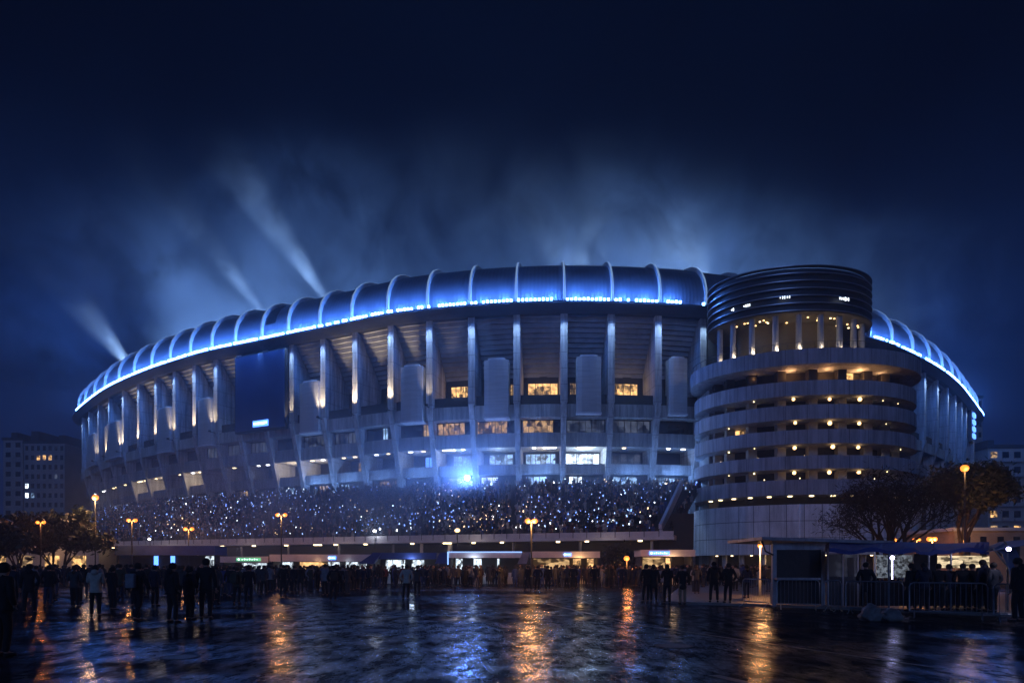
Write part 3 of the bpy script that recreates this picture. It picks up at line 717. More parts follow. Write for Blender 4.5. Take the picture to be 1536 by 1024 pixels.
for t in (.1, .3, .45, .6, .78, .93): hang(point(de(t, 2.2, 3.9), (1, .80, .66), 22, .3, 'parapet_light'), terr)
mb = MB(); a, b = de(.70, -.9, 3.0), de(.735, -.9, 3.0); mb.box(a.x - .2, a.x + .15, a.y - .2, a.y + .2, 2.9, 4.45); mb.box(b.x, b.x + .3, b.y - .2, b.y + .2, 2.9, 4.45); mb.build('doorway_frame', 'fascia', terr)
# pale lit edge of the terrace end stair + black end wall
sw = empty('stair_wall', (19, 76, 0), 'black sloping stair wall with thin pale lit edge between terrace crowd and round tower', 'wall')
mb = MB(); mb.prism([(15.9, 0), (19.55, 0), (19.75, 7.35), (17.3, 7.35), (16.0, 5.0)], lambda a, b, h: Vector((a + h * .27, 72.3 + h, b)), 0, 7.5); mb.build('wall_face', 'black', sw)
A, B = Vector((15.75, 71.6, 5.0)), Vector((22.3, 88.5, 11.9)); mb = MB()
for k in range(10):
    p, q = A.lerp(B, k / 10), A.lerp(B, (k + 1) / 10); u = Vector((.34, 0, 0)); w = Vector((0, 0, 1.15)); i = len(mb.v)
    mb.add([p, p + u, q + u, q, p + w, p + u + w, q + u + w, q + w], [(3, 2, 1, 0), (4, 5, 6, 7), (0, 1, 5, 4), (2, 3, 7, 6), (1, 2, 6, 5), (3, 0, 4, 7)])
mb.build('lit_edge', 'whitepaint', sw)
# the crowd as one mass: rows of small seated and standing figures, some holding lit phones
def mini(arms):
    m = MB()
    m.tube([(0, 0, 0), (0, 0, .5), (0, 0, .78), (0, 0, .92)], [.17, .2, .24, .12], 6, 0)
    m.ball((0, 0, 1.06), .12, 6, 4, 1, (.9, 1, 1.15))
    if arms == 1: m.tube([(.22, 0, .8), (.3, -.16, .62), (.1, -.34, .85)], .055, 4, 0)
    if arms == 2:
        m.tube([(.22, 0, .8), (.34, -.05, 1.05), (.26, -.1, 1.32)], .055, 4, 0); m.tube([(-.22, 0, .8), (-.34, -.05, 1.05), (-.26, -.1, 1.32)], .055, 4, 0)
    return m
MINI = [mini(0), mini(1), mini(2), mini(1)]
cm = MB()
CM = ['cblack', 'cnavy', 'cgrey', 'cpale', 'cwhite', 'cblue', 'cbrown', 'cred', 'skin', 'hair', 'phone1', 'phone2', 'phone3', 'phone4']
cw = [9, 7, 6, 4, 3, 5, 3, 1]
for j in range(NRW):
    r = (j + .35) / NRW; length = sum((bank((i + 1) / 20, r) - bank(i / 20, r)).length for i in range(20))
    n = int(length / .72)
    for i in range(n):
        t = (i + rnd.uniform(.2, .8)) / n
        if rnd.random() < .10: continue
        if abs(t - .985) < .008 and r < .8: continue
        if min(abs(t - q_) for q_ in (.16, .33, .50, .66, .82)) < .0028: continue
        if mnoise.noise(Vector((t * 26, r * 6, 9))) < -.42: continue
        p = bank(t, r); p.z = 5.0 + 8.2 * j / NRW
        near = Vector((0, 0)); a = math.atan2(p.x, -p.y) * -1 + rnd.uniform(-.6, .6)
        sc_ = rnd.uniform(.85, 1.15); ca, sa = math.cos(a) * sc_, math.sin(a) * sc_
        t_ = rnd.choice(MINI); body = rnd.choices(range(8), cw)[0]; head = 8 if rnd.random() < .6 else 9
        base = len(cm.v); cm.v += [(p.x + x * ca - y * sa, p.y + x * sa + y * ca, p.z + z * sc_) for x, y, z in t_.v]
        for f, mi in zip(t_.f, t_.mi): cm.f.append(tuple(base + q for q in f)); cm.mi.append(head if mi else body); cm.uv.append(None)
        q = rnd.random()
        warm = mnoise.noise(Vector((t * 7, r * 2, 3)))
        dens = max(.10, min(.88, .47 + .70 * mnoise.noise(Vector((t * 8, r * 2.2, 0))) + .35 * mnoise.noise(Vector((t * 30, r * 7, 5)))))
        if q < dens:
            big = rnd.random(); s_ = rnd.uniform(.022, .05) if big < .85 else rnd.uniform(.05, .085)
            mi = 13 if rnd.random() < .09 else (12 if (warm > .12 and rnd.random() < .6) else (10 if rnd.random() < .45 else 11))
            x, y, z = rnd.uniform(-.28, .28), -rnd.uniform(.25, .38), rnd.uniform(.7, 1.25)
            c = Vector((p.x + x * ca - y * sa, p.y + x * sa + y * ca, p.z + z * sc_)); tl = rnd.uniform(-.9, .9)
            mm = Matrix.Translation(c) @ Matrix.Rotation(a, 4, 'Z') @ Matrix.Rotation(tl, 4, 'Y')
            cm.box(-s_, s_, -.012, .012, -s_ * 1.7, s_ * 1.7, mi, mm)
crowd = cm.build('crowd', CM); tag(crowd, 'dense terrace crowd speckled with phone lights below the stadium', 'crowd', None, 'stuff')

# ------------------------------------------------------------------ kiosks along the terrace foot
def kiosk(x0, x1, y0, y1, Y, label, panel='coolpanel', dep=3.2, kind=0, lit=(), sign=None, xl=None):
    X0, X1 = PX(x0, Y), PX(x1, Y); zt, zb = PZ(y0, Y), PZ(y1, Y)
    e = empty('kiosk', ((X0 + X1) / 2, Y, 0), label, 'kiosk', 'kiosks along the terrace foot')
    mb = MB(); mb.box(X0, X1, Y, Y + .25, zb, zt); mb.box(X0, X0 + .25, Y + .25, Y + dep, zb, zt); mb.box(X1 - .25, X1, Y + .25, Y + dep, zb, zt); mb.box(X0, X1, Y + .25, Y + dep, zt - .1, zt - .02)
    mb.build('fascia', 'fascia' if kind != 2 else 'bluecanvas', e)
    mb = MB(); mb.box(X0 + .1, X1 - .1, Y + dep - .15, Y + dep - .03, 0, zb); mb.box(X0 + .1, X0 + .25, Y + .4, Y + dep - .15, 0, zb); mb.box(X1 - .25, X1 - .1, Y + .4, Y + dep - .15, 0, zb); mb.build('back_wall', 'tower_in', e)
    mb = MB(); mb.box(X0 + .3, X1 - .3, Y + .35, Y + .8, 0, 1.05); mb.build('counter', 'fascia', e)
    for a, b, mat in lit:
        xa, xb = PX(a, Y), PX(b, Y); mb = MB(); mb.box(xa, xb, Y + dep - .32, Y + dep - .2, 1.1, zb - .06); mb.build('lit_panel', mat, e)
    if sign:
        a, b, mat = sign; xa, xb = PX(a, Y), PX(b, Y); h = (zt - zb)
        mb = MB(); mb.box(xa, xb, Y - .08, Y - .01, zb + h * .25, zb + h * .75); sg = mb.build('sign', mat, e)
        mb = MB(); n = 7
        for k in range(n): u = xa + (xb - xa) * (.22 + .72 * k / n); mb.box(u, u + (xb - xa) * .05, Y - .1, Y - .085, zb + h * .42, zb + h * (.52 + .1 * (k % 2)))
        mb.ball((xa + (xb - xa) * .1, Y - .09, zb + h * .5), h * .16, 8, 5); mb.build('sign_mark', 'signmark', sg)
    if kind == 3:
        mb = MB(); mb.box(X0 - .06, X0 + .06, Y - .1, Y - .02, zb - .9, zt + .04)
        mb.box(X0 - .06, X1, Y - .1, Y - .02, zt + .0, zt + .08); mb.build('glow_line', 'ledkiosk', e)
    return e
kiosk(330, 402, 834, 843, 66, 'low kiosk with small green lit sign below the terrace', lit=((345, 400, 'coolpanel'),), sign=(355, 391, 'greensign'))
kiosk(404, 556, 831, 841.5, 66, 'long pale kiosk with warm lit counter and tiny blue sign', lit=((436, 478, 'warmpanel'), (405, 425, 'coolpanel'), (480, 498, 'coolpanel'), (508, 540, 'coolpanel')), sign=(493, 504, 'bluesign'))
kiosk(558, 655, 828.5, 838, 64, 'kiosk under dark blue canopy with bright stall lights between two pale kiosks', kind=2, lit=((570, 600, 'coolpanel'), (611, 630, 'coolpanel')))
kiosk(672, 783, 828, 836, 62, 'kiosk outlined with thin blue white light line along its canopy', kind=3, lit=((680, 690, 'coolpanel'), (708, 720, 'coolpanel'), (745, 748, 'coolpanel')))
kiosk(796, 900, 826.5, 836, 62, 'pale flat fronted kiosk with orange lit opening beside the dark gap', lit=((864, 876, 'warmpanel'), (886, 896, 'warmpanel'), (800, 858, 'warmdim')), sign=(846, 857, 'bluesign'))
kiosk(961, 1043, 824, 834, 60, 'pale kiosk with wide blue lit sign beside the round tower base', lit=((1010, 1017, 'warmpanel'), (965, 1008, 'warmdim')), sign=(974, 1004, 'bluesign'))
kiosk(172, 322, 818, 832, 74, 'low stall at the dim far terrace end, its dark blue band standing for the shaded podium front', kind=2, lit=((210, 216, 'bluesign'), (290, 315, 'coolpanel'), (236, 242, 'bluesign')))  # blue band put in dark where the podium front lies in shade
for e_ in ((475, 65.4, (1, .6, .3), 90), (520, 65.4, (.7, .85, 1), 60), (615, 63, (.7, .85, 1), 80), (710, 61, (.6, .75, 1), 70), (870, 61, (1, .55, .22), 90), (1012, 59, (1, .6, .28), 80)):
    point((PX(e_[0], e_[1]), e_[1] + .7, 2.1), e_[2], e_[3], .25, 'kiosk_light')
# canopy ends between kiosks
for pts, Y, mat, lb in (([(536, 845), (560, 829), (572, 829), (560, 845)], 63.5, 'bluecanvas', 'sloping blue canvas end flap of the dark canopy beside the long pale kiosk'), ([(652, 845), (660, 828), (671, 828), (671, 845)], 63, 'bluecanvas', 'narrow dark blue canvas flap between dark canopy and light outlined kiosk'), ([(776, 845), (784, 828), (795, 827), (790, 845)], 61.5, 'paletent', 'pale curved canvas flap between light outlined kiosk and flat fronted kiosk')):
    mb = MB(); mb.prism(pts, lambda a, b, h, Y=Y: Vector((PX(a, Y), Y + h, PZ(b, Y))), 0, .9); tag(mb.build('canvas_flap', mat), lb, 'canvas flap', 'canvas flaps between the kiosks')

# ------------------------------------------------------------------ street lamps
def lamp(px, py, Y, heads, c, e, label, mat='sodium', r=.17, arm=.55, pole_mat='pole', pr=.07):
    X, z = PX(px, Y), PZ(py, Y)
    t = empty('street_lamp', (X, Y, 0), label, 'street lamp', 'lit street lamps around the plaza')
    mb = MB(); mb.tube([(X, Y, 0), (X, Y, .9), (X, Y, .95), (X, Y, z - .1)], [pr * 1.7, pr * 1.7, pr, pr * .7], 8)
    mb.build('pole', pole_mat, t, smooth=True)
    offs = {1: (0,), 2: (-arm, arm)}[heads]
    if heads == 2:
        mb = MB(); mb.tube([(X - arm, Y, z + .12), (X - arm * .5, Y, z + .05), (X, Y, z - .12), (X + arm * .5, Y, z + .05), (X + arm, Y, z + .12)], .035, 6); mb.build('arm', pole_mat, t)
    for o in offs:
        mb = MB(); mb.ball((X + o, Y, z), r * 1.25, 12, 8, sc=(1, 1, .9)); mb.build('lamp_globe', mat, t, smooth=True)
        mb = MB(); mb.tube([(X + o, Y, z + r * 1.0), (X + o, Y, z + r * 1.3)], [r * .7, r * .3], 10); mb.build('lamp_cap', pole_mat, t)
    hang(point((X, Y - r * 2.2, z - r * 1.5), (c[0], c[1] * .74, c[2] * .55), e * 2.5, r, 'lamp_light'), t)
    return t
SOD = (1, .50, .16)
lamp(143, 746, 71, 1, (1, .72, .42), 420, 'tall single street lamp with starry warm white glow beyond the plaza edge trees', r=.26)
lamp(61, 783, 62, 2, (1, .38, .10), 90, 'low twin street lamp with small deep orange heads against the dark tree', r=.13, arm=.28)
lamp(198, 780, 72, 2, SOD, 220, 'twin orange street lamp standing before the dim far terrace end', r=.17, arm=.36)
lamp(283, 793, 77, 2, SOD, 240, 'twin orange street lamp before the terrace between dark stall and tall lamp', r=.18, arm=.38)
lamp(422, 772, 63, 2, (1, .58, .26), 200, 'slender twin lamp with long dark pole and red ember light above it', r=.15, arm=.36)
lamp(797, 781, 50, 2, (1, .56, .2), 420, 'brightest twin orange street lamp reflected in the wet asphalt at mid plaza', r=.17, arm=.26)
lamp(1447, 702, 46, 1, (1, .62, .24), 75, 'tall bright orange street lamp lighting the leafy tree', r=.21)
lamp(1140, 818, 36, 1, (1, .60, .26), 110, 'small white posted orange lamp beside the market stall corner', r=.10, pole_mat='whitepaint', pr=.045)
lamp(940, 837, 56, 1, (1, .40, .12), 120, 'low orange globe lamp in the dark gap between kiosks', r=.19)
lamp(1338, 809.5, 55, 2, SOD, 90, 'distant twin orange lamp beneath the bare tree crown', r=.13, arm=.22)
lamp(1375, 809, 62, 2, SOD, 60, 'faintest distant twin orange lamp beside the bare tree trunk', r=.11, arm=.25)
lamp(1398, 808, 50, 2, SOD, 260, 'distant twin orange lamp with starry glare below the leafy tree', r=.15, arm=.2)
# bright bits on the terrace
for px, py, Y, mat, r, lb, e, c in ((340, 811, 97, 'whitelamp', .55, 'wide white floodlight glowing on the terrace parapet far from the tower', 500, (1, .86, .7)), (387, 805, 95, 'whitelamp', .22, 'small white lamp on the parapet beside the wide white floodlight', 60, (1, .9, .8)), (562, 796, 82, 'whitelamp', .22, 'white lamp in the terrace crowd at the parapet kink', 90, (.9, .92, 1)), (686, 795, 76, 'globe', .3, 'warm lamp low in the terrace crowd near the parapet', 40, (1, .8, .55)), (936, 775, 80, 'whitelamp', .28, 'white lamp glowing in the terrace crowd near the black stair wall', 80, (.8, .88, 1)), (224, 808, 92, 'whitelamp', .2, 'white lamp pair mate at the dim far terrace end', 40, (1, .85, .8)), (125, 813, 92, 'whitelamp', .2, 'white lamp at the tree end of the terrace', 40, (1, .85, .8))):
    p = P(px, py, Y); e_ = empty('terrace_lamp', (p.x, p.y, p.z), lb, 'lamp', 'white lamps along the terrace')
    mb = MB(); mb.ball(p, r, 10, 6, sc=(1.4 if r > .4 else 1, .7, .7)); mb.build('lamp_lens', mat, e_, smooth=True)
    mb = MB(); mb.box(p.x - r, p.x + r, p.y + r * .72, p.y + r * 1.1, p.z - r * .6, p.z + r * .8); mb.tube([(p.x, p.y + r, p.z), (p.x, p.y + r, max(0, p.z - 2.2))], .05, 5); mb.build('lamp_housing', 'pole', e_)
    hang(point((p.x, p.y - r * 1.5, p.z), c, e, r, 'terrace_lamp_light'), e_)
#@@PART3
# ------------------------------------------------------------------ ground
mb = MB(); mb.quad((-900, -60, 0), (900, -60, 0), (900, 1500, 0), (-900, 1500, 0)); tag(mb.build('plaza_ground', 'asphalt'), kind='structure')
mb = MB()
pv = [(6.9, 30.5), (8.2, 29.2), (10.4, 27.9), (12.6, 26.2), (16.5, 22.6), (18.5, 21.4), (30, 20.6), (30, 70), (16, 62)]
mb.prism(pv, lambda a, b, z: Vector((a, b, z)), -.05, .09); tag(mb.build('pavement', 'asph_dry'), kind='structure')
M['kerbstone'] = surf('kerb_stone', (.22, .21, .2), .5, var=.3, scale=2)
M['roadpaint'] = surf('worn_road_paint', (.10, .09, .07), .6, var=.7, scale=3)
mb = MB()
for (a, b), (c, d) in zip(pv[:7], pv[1:7]):
    t = Vector((c - a, d - b, 0)).normalized(); n = Vector((t.y, -t.x, 0)) * .16
    if n.y > 0: n = -n
    A, B = Vector((a, b, 0)), Vector((c, d, 0)); q = [A + n, B + n, B, A]
    i = len(mb.v); mb.add([p + Vector((0, 0, z)) for z in (-.02, .11) for p in q], [(3, 2, 1, 0), (4, 5, 6, 7), (0, 1, 5, 4), (1, 2, 6, 5), (2, 3, 7, 6), (3, 0, 4, 7)])
tag(mb.build('kerb', 'kerbstone'), kind='structure')
mb = MB()
for a, b, w in ((P(945, 935, 1700 / 87), P(1420, 1003, 1700 / 155), .05), (P(1070, 1012, 1700 / 164), P(1190, 1040, 1700 / 192), .09), (P(820, 905, 1700 / 57), P(960, 937, 1700 / 89), .04)):
    a.z = b.z = .004; t = (b - a).normalized(); n = Vector((-t.y, t.x, 0)) * w; mb.quad(a - n, b - n, b + n, a + n)
tag(mb.build('lane_marking', 'roadpaint'), kind='structure')

for px, py, r, lb in ((560, 945, .36, 'round iron manhole cover flush in the wet asphalt at mid plaza'), (1010, 968, .36, 'round iron manhole cover beside the worn lane line'), (270, 985, .30, 'small round iron cover in the wet asphalt before the closest cluster of people')):
    Y = EYE * FPX / (py - HZ); X = PX(px, Y); e = empty('manhole_cover', (X, Y, 0), lb, 'manhole cover')
    mb = MB(); mb.prism([(math.cos(2 * math.pi * k / 28) * r, math.sin(2 * math.pi * k / 28) * r) for k in range(28)], lambda a, b, z: Vector((X + a, Y + b, z)), -.02, .006); mb.build('cover_plate', 'black', e)
    mb = MB()
    for k in range(28):
        a, b = 2 * math.pi * k / 28, 2 * math.pi * (k + 1) / 28; p = lambda t, q, z: Vector((X + math.cos(t) * r * q, Y + math.sin(t) * r * q, z))
        mb.quad(p(a, 1.02, .010), p(b, 1.02, .010), p(b, 1.16, .010), p(a, 1.16, .010))
    mb.build('cover_ring', 'dark', e)
# ------------------------------------------------------------------ apartments behind
def block(x0, x1, y1, Y, dep, fl, cols, mat, label, lit, winw=.5, balc=False, rot=0, roofbox=()):
    X0, X1, H = PX(x0, Y), PX(x1, Y), PZ(y1, Y)
    e = empty('apartment_block', ((X0 + X1) / 2, Y, 0), label, 'apartment block', 'apartment blocks behind the stadium')
    mb = MB(); mb.box(X0, X1, Y, Y + dep, 0, H); mb.build('wall', mat, e)
    mb = MB(); mb.box(X0 - .3, X1 + .3, Y - .3, Y + dep + .3, H + .01, H + .9); rf = mb.build('roof', 'dark', e)
    for a, b, h in roofbox: mb = MB(); mb.box(PX(a, Y), PX(b, Y), Y + 2, Y + dep - 2, H + .92, H + .9 + h); mb.build('roof_room', 'dark', rf)
    cw_, fh = (X1 - X0) / cols, (H - 1.5) / fl
    n = 0
    for i in range(fl):
        for j in range(cols):
            cx, cz = X0 + cw_ * (j + .5), 1.5 + fh * (i + .5); on = (i, j) in lit
            mb = MB(); mb.box(cx - cw_ * winw / 2, cx + cw_ * winw / 2, Y - .06, Y + .05, cz - fh * .24, cz + fh * .26)
            if n < 98 or on: mb.build('window', lit[(i, j)] if on else 'glass', e)
            n += 1
            if balc: mb = MB(); mb.box(cx - cw_ * .42, cx + cw_ * .42, Y - 1.1, Y - .08, cz - fh * .45, cz - fh * .2); mb.build('balcony', mat, e)
    return e
block(36, 97, 665, 215, 14, 13, 7, 'apt', 'pale apartment tower with scattered lit windows beyond the dark tree', {(11, 2): 'warmwin', (11, 3): 'warmwin', (11, 4): 'warmwin', (8, 0): 'whitewin', (7, 0): 'whitewin', (7, 1): 'coolwin', (4, 0): 'whitewin', (3, 0): 'coolwin', (5, 4): 'dimwin', (9, 5): 'dimwin'}, roofbox=((40, 52, 3.5), (82, 92, 2.2)))
block(5, 34.5, 660, 218, 14, 13, 2, 'apt', 'narrow shadowed apartment wing joined behind the pale apartment tower', {(2, 0): 'warmdim'}, roofbox=((10, 20, 2),))
block(108, 121, 675, 290, 16, 15, 2, 'apt', 'hazy slim apartment tower half hidden by the stadium tip', {(12, 0): 'dimwin', (5, 1): 'warmdim'})
block(1482, 1640, 672, 165, 16, 8, 9, 'apt_warm', 'long apartment block with dark balconied windows beyond the leafy tree', {(7, 0): 'warmdim', (2, 2): 'warmwin', (3, 0): 'warmwin', (2, 0): 'warmdim', (5, 4): 'warmdim', (1, 1): 'warmdim'}, .55, True, roofbox=((1490, 1500, 1.5),))
block(1457, 1474, 597, 260, 12, 16, 2, 'apt', 'tall plain slab block rising just beyond the far stadium tip', {})
# low buildings with warm lights
sb = empty('low_shop', (-72, 100, 0), 'low ochre building with warm lit openings behind the dark trees', 'shop')
mb = MB(); mb.box(-100, -62, 100, 108, 0, 5.2); mb.build('wall', 'apt_warm', sb); mb = MB(); mb.box(-100.4, -61.6, 99.5, 108.5, 5.21, 5.7); mb.build('roof', 'dark', sb)
for k in range(9): mb = MB(); x = -98 + k * 4; mb.box(x, x + 2.1, 99.9, 100.05, .3, 3.2); mb.build('lit_window', 'warmwin' if k % 3 else 'warmdim', sb)
for x, e in ((-92, 260), (-80, 300), (-68, 160)): hang(point((x, 97.5, 4), (1, .55, .22), e, .3, 'shop_light'), sb)
sb2 = empty('low_shop', (42, 66, 0), 'low terracotta walled building lit warm below the leafy tree', 'shop')
X0, X1 = PX(1432, 62), PX(1600, 62)
mb = MB(); mb.box(X0, X1, 62, 70, 0, PZ(796, 62)); mb.build('wall', 'brick', sb2)
mb = MB(); mb.box(X0 - .3, X1 + .3, 61.6, 70.4, PZ(796, 62) + .01, PZ(791, 62)); mb.build('roof', 'fascia', sb2)
for a in (1446, 1470, 1496, 1520): mb = MB(); mb.box(PX(a, 62), PX(a + 9, 62), 61.93, 62.05, 2.6, 4.4); mb.build('window', 'glass', sb2)
hang(point((PX(1450, 60), 59, 3.6), (1, .62, .32), 160, .3, 'wall_light'), sb2)

# ------------------------------------------------------------------ trees
def limb(mb, p, d, L_, r, depth, tips, rg, spread=.55):
    n = 4; pts = [p.copy()]; q = p.copy(); dd = d.copy()
    for k in range(n):
        dd = (dd + Vector((rg.uniform(-.16, .16), rg.uniform(-.16, .16), rg.uniform(-.04, .12)))).normalized(); q = q + dd * L_ / n; pts.append(q.copy())
    mb.tube(pts, [r * (1 - .4 * k / n) for k in range(n + 1)], 7 if depth > 2 else 4, cap=False)
    if depth <= 2: tips += pts[2:]
    if depth == 0: return
    for k in range(rg.choice((2, 3)) if depth > 1 else 3):
        a = rg.uniform(0, 2 * math.pi); s = rg.uniform(spread * .6, spread * 1.35)
        u = dd.cross(Vector((.3, .2, 1))).normalized(); w = dd.cross(u)
        nd = (dd + (u * math.cos(a) + w * math.sin(a)) * s).normalized()
        limb(mb, pts[-1] if k else pts[-2], nd, L_ * rg.uniform(.62, .82), r * .58, depth - 1, tips, rg, spread)
def tree(x, Y, H, Rr, label, leaf, seed, n_leaf, lsize=.28, depth=4, trunks=1, dens=1., name='broadleaf_tree', spread=.55, hz=.5, lf=.26, lw=.45, clear=.22):
    rg = random.Random(seed); X = PX(x, Y)
    t = empty(name, (X, Y, 0), label, 'tree', 'trees around the plaza')
    mb = MB(); tips = []
    for k in range(trunks):
        b = Vector((X + rg.uniform(-.5, .5) * (trunks > 1), Y + rg.uniform(-.3, .3), 0)); d = Vector((rg.uniform(-.35, .35) * (trunks > 1), rg.uniform(-.2, .2), 1)).normalized()
        mid = b + d * H * clear; mb.tube([b, b + d * H * clear * .4, mid], [H * .03, H * .024, H * .02], 9, cap=False)
        for q in range(4):
            a = 2 * math.pi * q / 4 + rg.uniform(-.4, .4); nd = (d + Vector((math.cos(a), math.sin(a), 0)) * rg.uniform(.35, .8) * Rr / (H * hz)).normalized()
            limb(mb, mid - d * .1 * q, nd, H * lf, H * .013, depth, tips, rg, spread)
    mb.build('trunk', 'bark', t, smooth=True)
    lm = MB(); cz = H * .62
    for k in range(n_leaf):
        c = rg.choice(tips); s = lsize * rg.uniform(.5, 1.3)
        p = c + Vector((rg.gauss(0, .45), rg.gauss(0, .45), rg.gauss(0, .38))) * dens
        if p.z < H * .2: continue
        u = Vector((rg.uniform(-1, 1), rg.uniform(-1, 1), rg.uniform(-1, 1))).normalized(); w = u.cross(Vector((rg.uniform(-1, 1), rg.uniform(-1, 1), .3))).normalized()
        lm.quad(p - u * s, p + w * s * lw, p + u * s, p - w * s * lw)
    lm.build('crown', leaf, t)
    return t
tree(30, 66, 6.7, 3.2, 'dark round crowned tree nearest the photo corner among warm shop lights', 'leaf_dark', 3, 9000, .3, trunks=2)
tree(86, 70, 7.6, 3.6, 'dark wide crowned tree with forked trunk behind the low orange twin lamp', 'leaf_dark', 5, 12000, .3, trunks=2)
tree(-12, 60, 6.0, 3, 'dark tree partly cut off by the photo edge', 'leaf_dark', 8, 5000, .3)
tree(1336, 45, 11.6, 3.6, 'sparse brown tree with bare spreading twigs before the round tower base', 'twig', 12, 9000, .19, depth=5, trunks=3, dens=.95, name='bare_tree', spread=.62, lf=.20, lw=.13, clear=.11)
tree(1446, 53, 14.2, 2.6, 'leafy olive tree lit orange by the tall lamp', 'leaf_olive', 21, 16000, .19, trunks=1, lf=.165, dens=.85)
tree(925, 66, 3.6, 1.6, 'small dark shrub like tree in the gap behind the low orange globe lamp', 'leaf_dark', 41, 3000, .2, depth=3)

# ------------------------------------------------------------------ market stalls on the pavement
M['stallframe'] = surf('weathered_white_frame', (.30, .30, .33), .5, var=.3, scale=1.5, stain=.4)
ms = empty('market_stall', (11.5, 26.5, 0), 'pale framed market stall with black shutter behind the crowd barriers', 'market stall')
YS = 26.8
def bx(mb, xa, xb, ya, yb, Y, dep=.1): mb.box(PX(xa, Y), PX(xb, Y), Y, Y + dep, PZ(yb, Y), PZ(ya, Y))
for xa, yb in ((1159, 909), (1232, 909)): mb = MB(); bx(mb, xa, xa + 6, 812, yb, YS, .16); mb.build('post', 'stallframe', ms)
mb = MB(); bx(mb, 1165.5, 1231.5, 824, 905, YS + .05, .08); mb.build('shutter', 'black', ms)
mb = MB(); bx(mb, 1165.2, 1231.8, 814, 823.7, YS, .12); mb.build('header', 'stallframe', ms)
mb = MB(); mb.prism([(PX(1136, YS), 2.72), (PX(1330, YS), 2.56), (PX(1330, YS), 2.68), (PX(1136, YS), 2.84)], lambda a, z, h: Vector((a, YS - .5 + h, z)), 0, 4.2); mb.build('roof', 'stallframe', ms)
mb = MB(); mb.tube([P(1160, 832, YS - .05), P(1148, 826, YS - .05), P(1143, 811, YS - .05)], .035, 6); mb.build('bracket', 'pole', ms)
mb = MB(); bx(mb, 1165.5, 1231.5, 866, 869, YS - .35, .35); mb.build('counter', 'stallframe', ms)
cabin = empty('glass_cabin', (13.2, 26.3, 0), 'small glazed cabin with arched white frame beside the black shuttered stall', 'cabin')
YC = 26.4
mb = MB()
for xa in (1241, 1263.5, 1286, 1311): bx(mb, xa, xa + 2.4, 822, 908, YC, .07)
bx(mb, 1243.5, 1263.4, 829, 831, YC + .01, .05); bx(mb, 1266, 1285.9, 829, 831, YC + .01, .05); bx(mb, 1288.5, 1310.9, 829, 831, YC + .01, .05)
mb.tube([P(1263, 834, YC - .05), P(1266, 823, YC - .05), P(1276, 821, YC - .05), P(1290, 826, YC - .05), P(1311, 827, YC - .05)], .04, 6); mb.build('frame', 'stallframe', cabin)
mb = MB()
for a, b in ((1243.6, 1263.3), (1266.1, 1285.8)): bx(mb, a, b, 831.4, 864, YC + .03, .03)
mb.build('pane', 'dimwin', cabin)
mb = MB(); bx(mb, 1272, 1281, 836, 864, YC + .005, .02); mb.build('notice', 'black', cabin)
mb = MB(); bx(mb, 1243.6, 1310.8, 864.5, 908, YC + .02, .05); mb.build('lower_panel', 'dark', cabin)
tent = empty('market_tent', (15.5, 25, 0), 'long dark blue canvas market tent with glittering lit display', 'tent')
YT = 25.0
mb = MB()
def canvas(rows, n=1):
    for a, b in zip(rows, rows[1:]):
        for k in range(len(a) - 1): mb.quad(a[k], a[k + 1], b[k + 1], b[k])
xs = list(range(1244, 1492, 8))
front = [P(x, 829 + 2.0 * math.sin(x * .09) + (4 if 1372 < x < 1404 else 0), YT - .9) for x in xs]; lip = [p + Vector((0, .01, .14 + .03 * math.sin(k))) for k, p in enumerate(front)]
ridge = [P(x, 813.5 + 1.2 * math.sin(x * .05), YT + 1.4) for x in xs]; rear = [Vector((p.x * 1.05, YT + 4, 2.3)) for p in ridge]
canvas([front, lip, ridge, rear]); 
mb.build('canopy', 'bluecanvas', tent)
mb = MB()
for x in (1314, 1372, 1404, 1486): mb = MB(); mb.tube([Vector((PX(x, YT), YT - .85, 0)), Vector((PX(x, YT), YT - .85, 2.2))], .035, 6); mb.build('tent_pole', 'steel', tent)
mb = MB(); bx(mb, 1371, 1406, 830, 908, YT + .4, .1); bx(mb, 1312, 1490, 872, 908, YT - .3, .4); mb.build('dark_curtain', 'black', tent)
M['glitter'] = emit('lit_display', (.7, .82, 1), .16, patchy=(7, 7, 7))
mb = MB(); bx(mb, 1315, 1370, 832, 866, YT + 1.8, .1); mb.build('lit_display', 'glitter', tent)
M['warmcounter'] = emit('lit_counter_back', (1, .78, .48), .75, patchy=(1.6, 1.6, 5))
mb = MB(); bx(mb, 1407, 1484, 833, 851, YT + 2.4, .1); mb.build('lit_back_panel', 'warmcounter', tent)
mb = MB(); bx(mb, 1408, 1484, 890, 906, YT + 1.2, .6); mb.build('goods', 'goods', tent)
hang(point(P(1340, 834, YT + .7), (.7, .75, 1), 5, .08, 'display_light'), tent); hang(point(P(1446, 835, YT + 1.2), (1, .72, .42), 26, .1, 'counter_light'), tent)
mb = MB(); c = P(1338.5, 836, YT - .1); mb.ball(c, .075, 8, 6); mb.tube([c + Vector((0, 0, -.07)), c + Vector((0, 0, -.8))], .012, 5); mb.build('hanging_lamp', 'violet', tent)
t2 = empty('market_tent', (18.5, 23.5, 0), 'pale blue canvas tent with bulging curved side next to the barrier end', 'tent')
YP = 23.8
mb = MB(); prof = [(1478, 825), (1488, 818), (1498, 822), (1508, 840), (1514, 862), (1517, 905)]
prof2 = [(1478, 828), (1490, 822), (1502, 829), (1512, 850), (1520, 875), (1523, 920)]
rowsA = [P(a, b, YP + 3.5) for a, b in prof]; rowsB = [P(a, b, YP) for a, b in prof2]; rowsC = [P(a + 20, b - 10, YP + 2) for a, b in prof2]
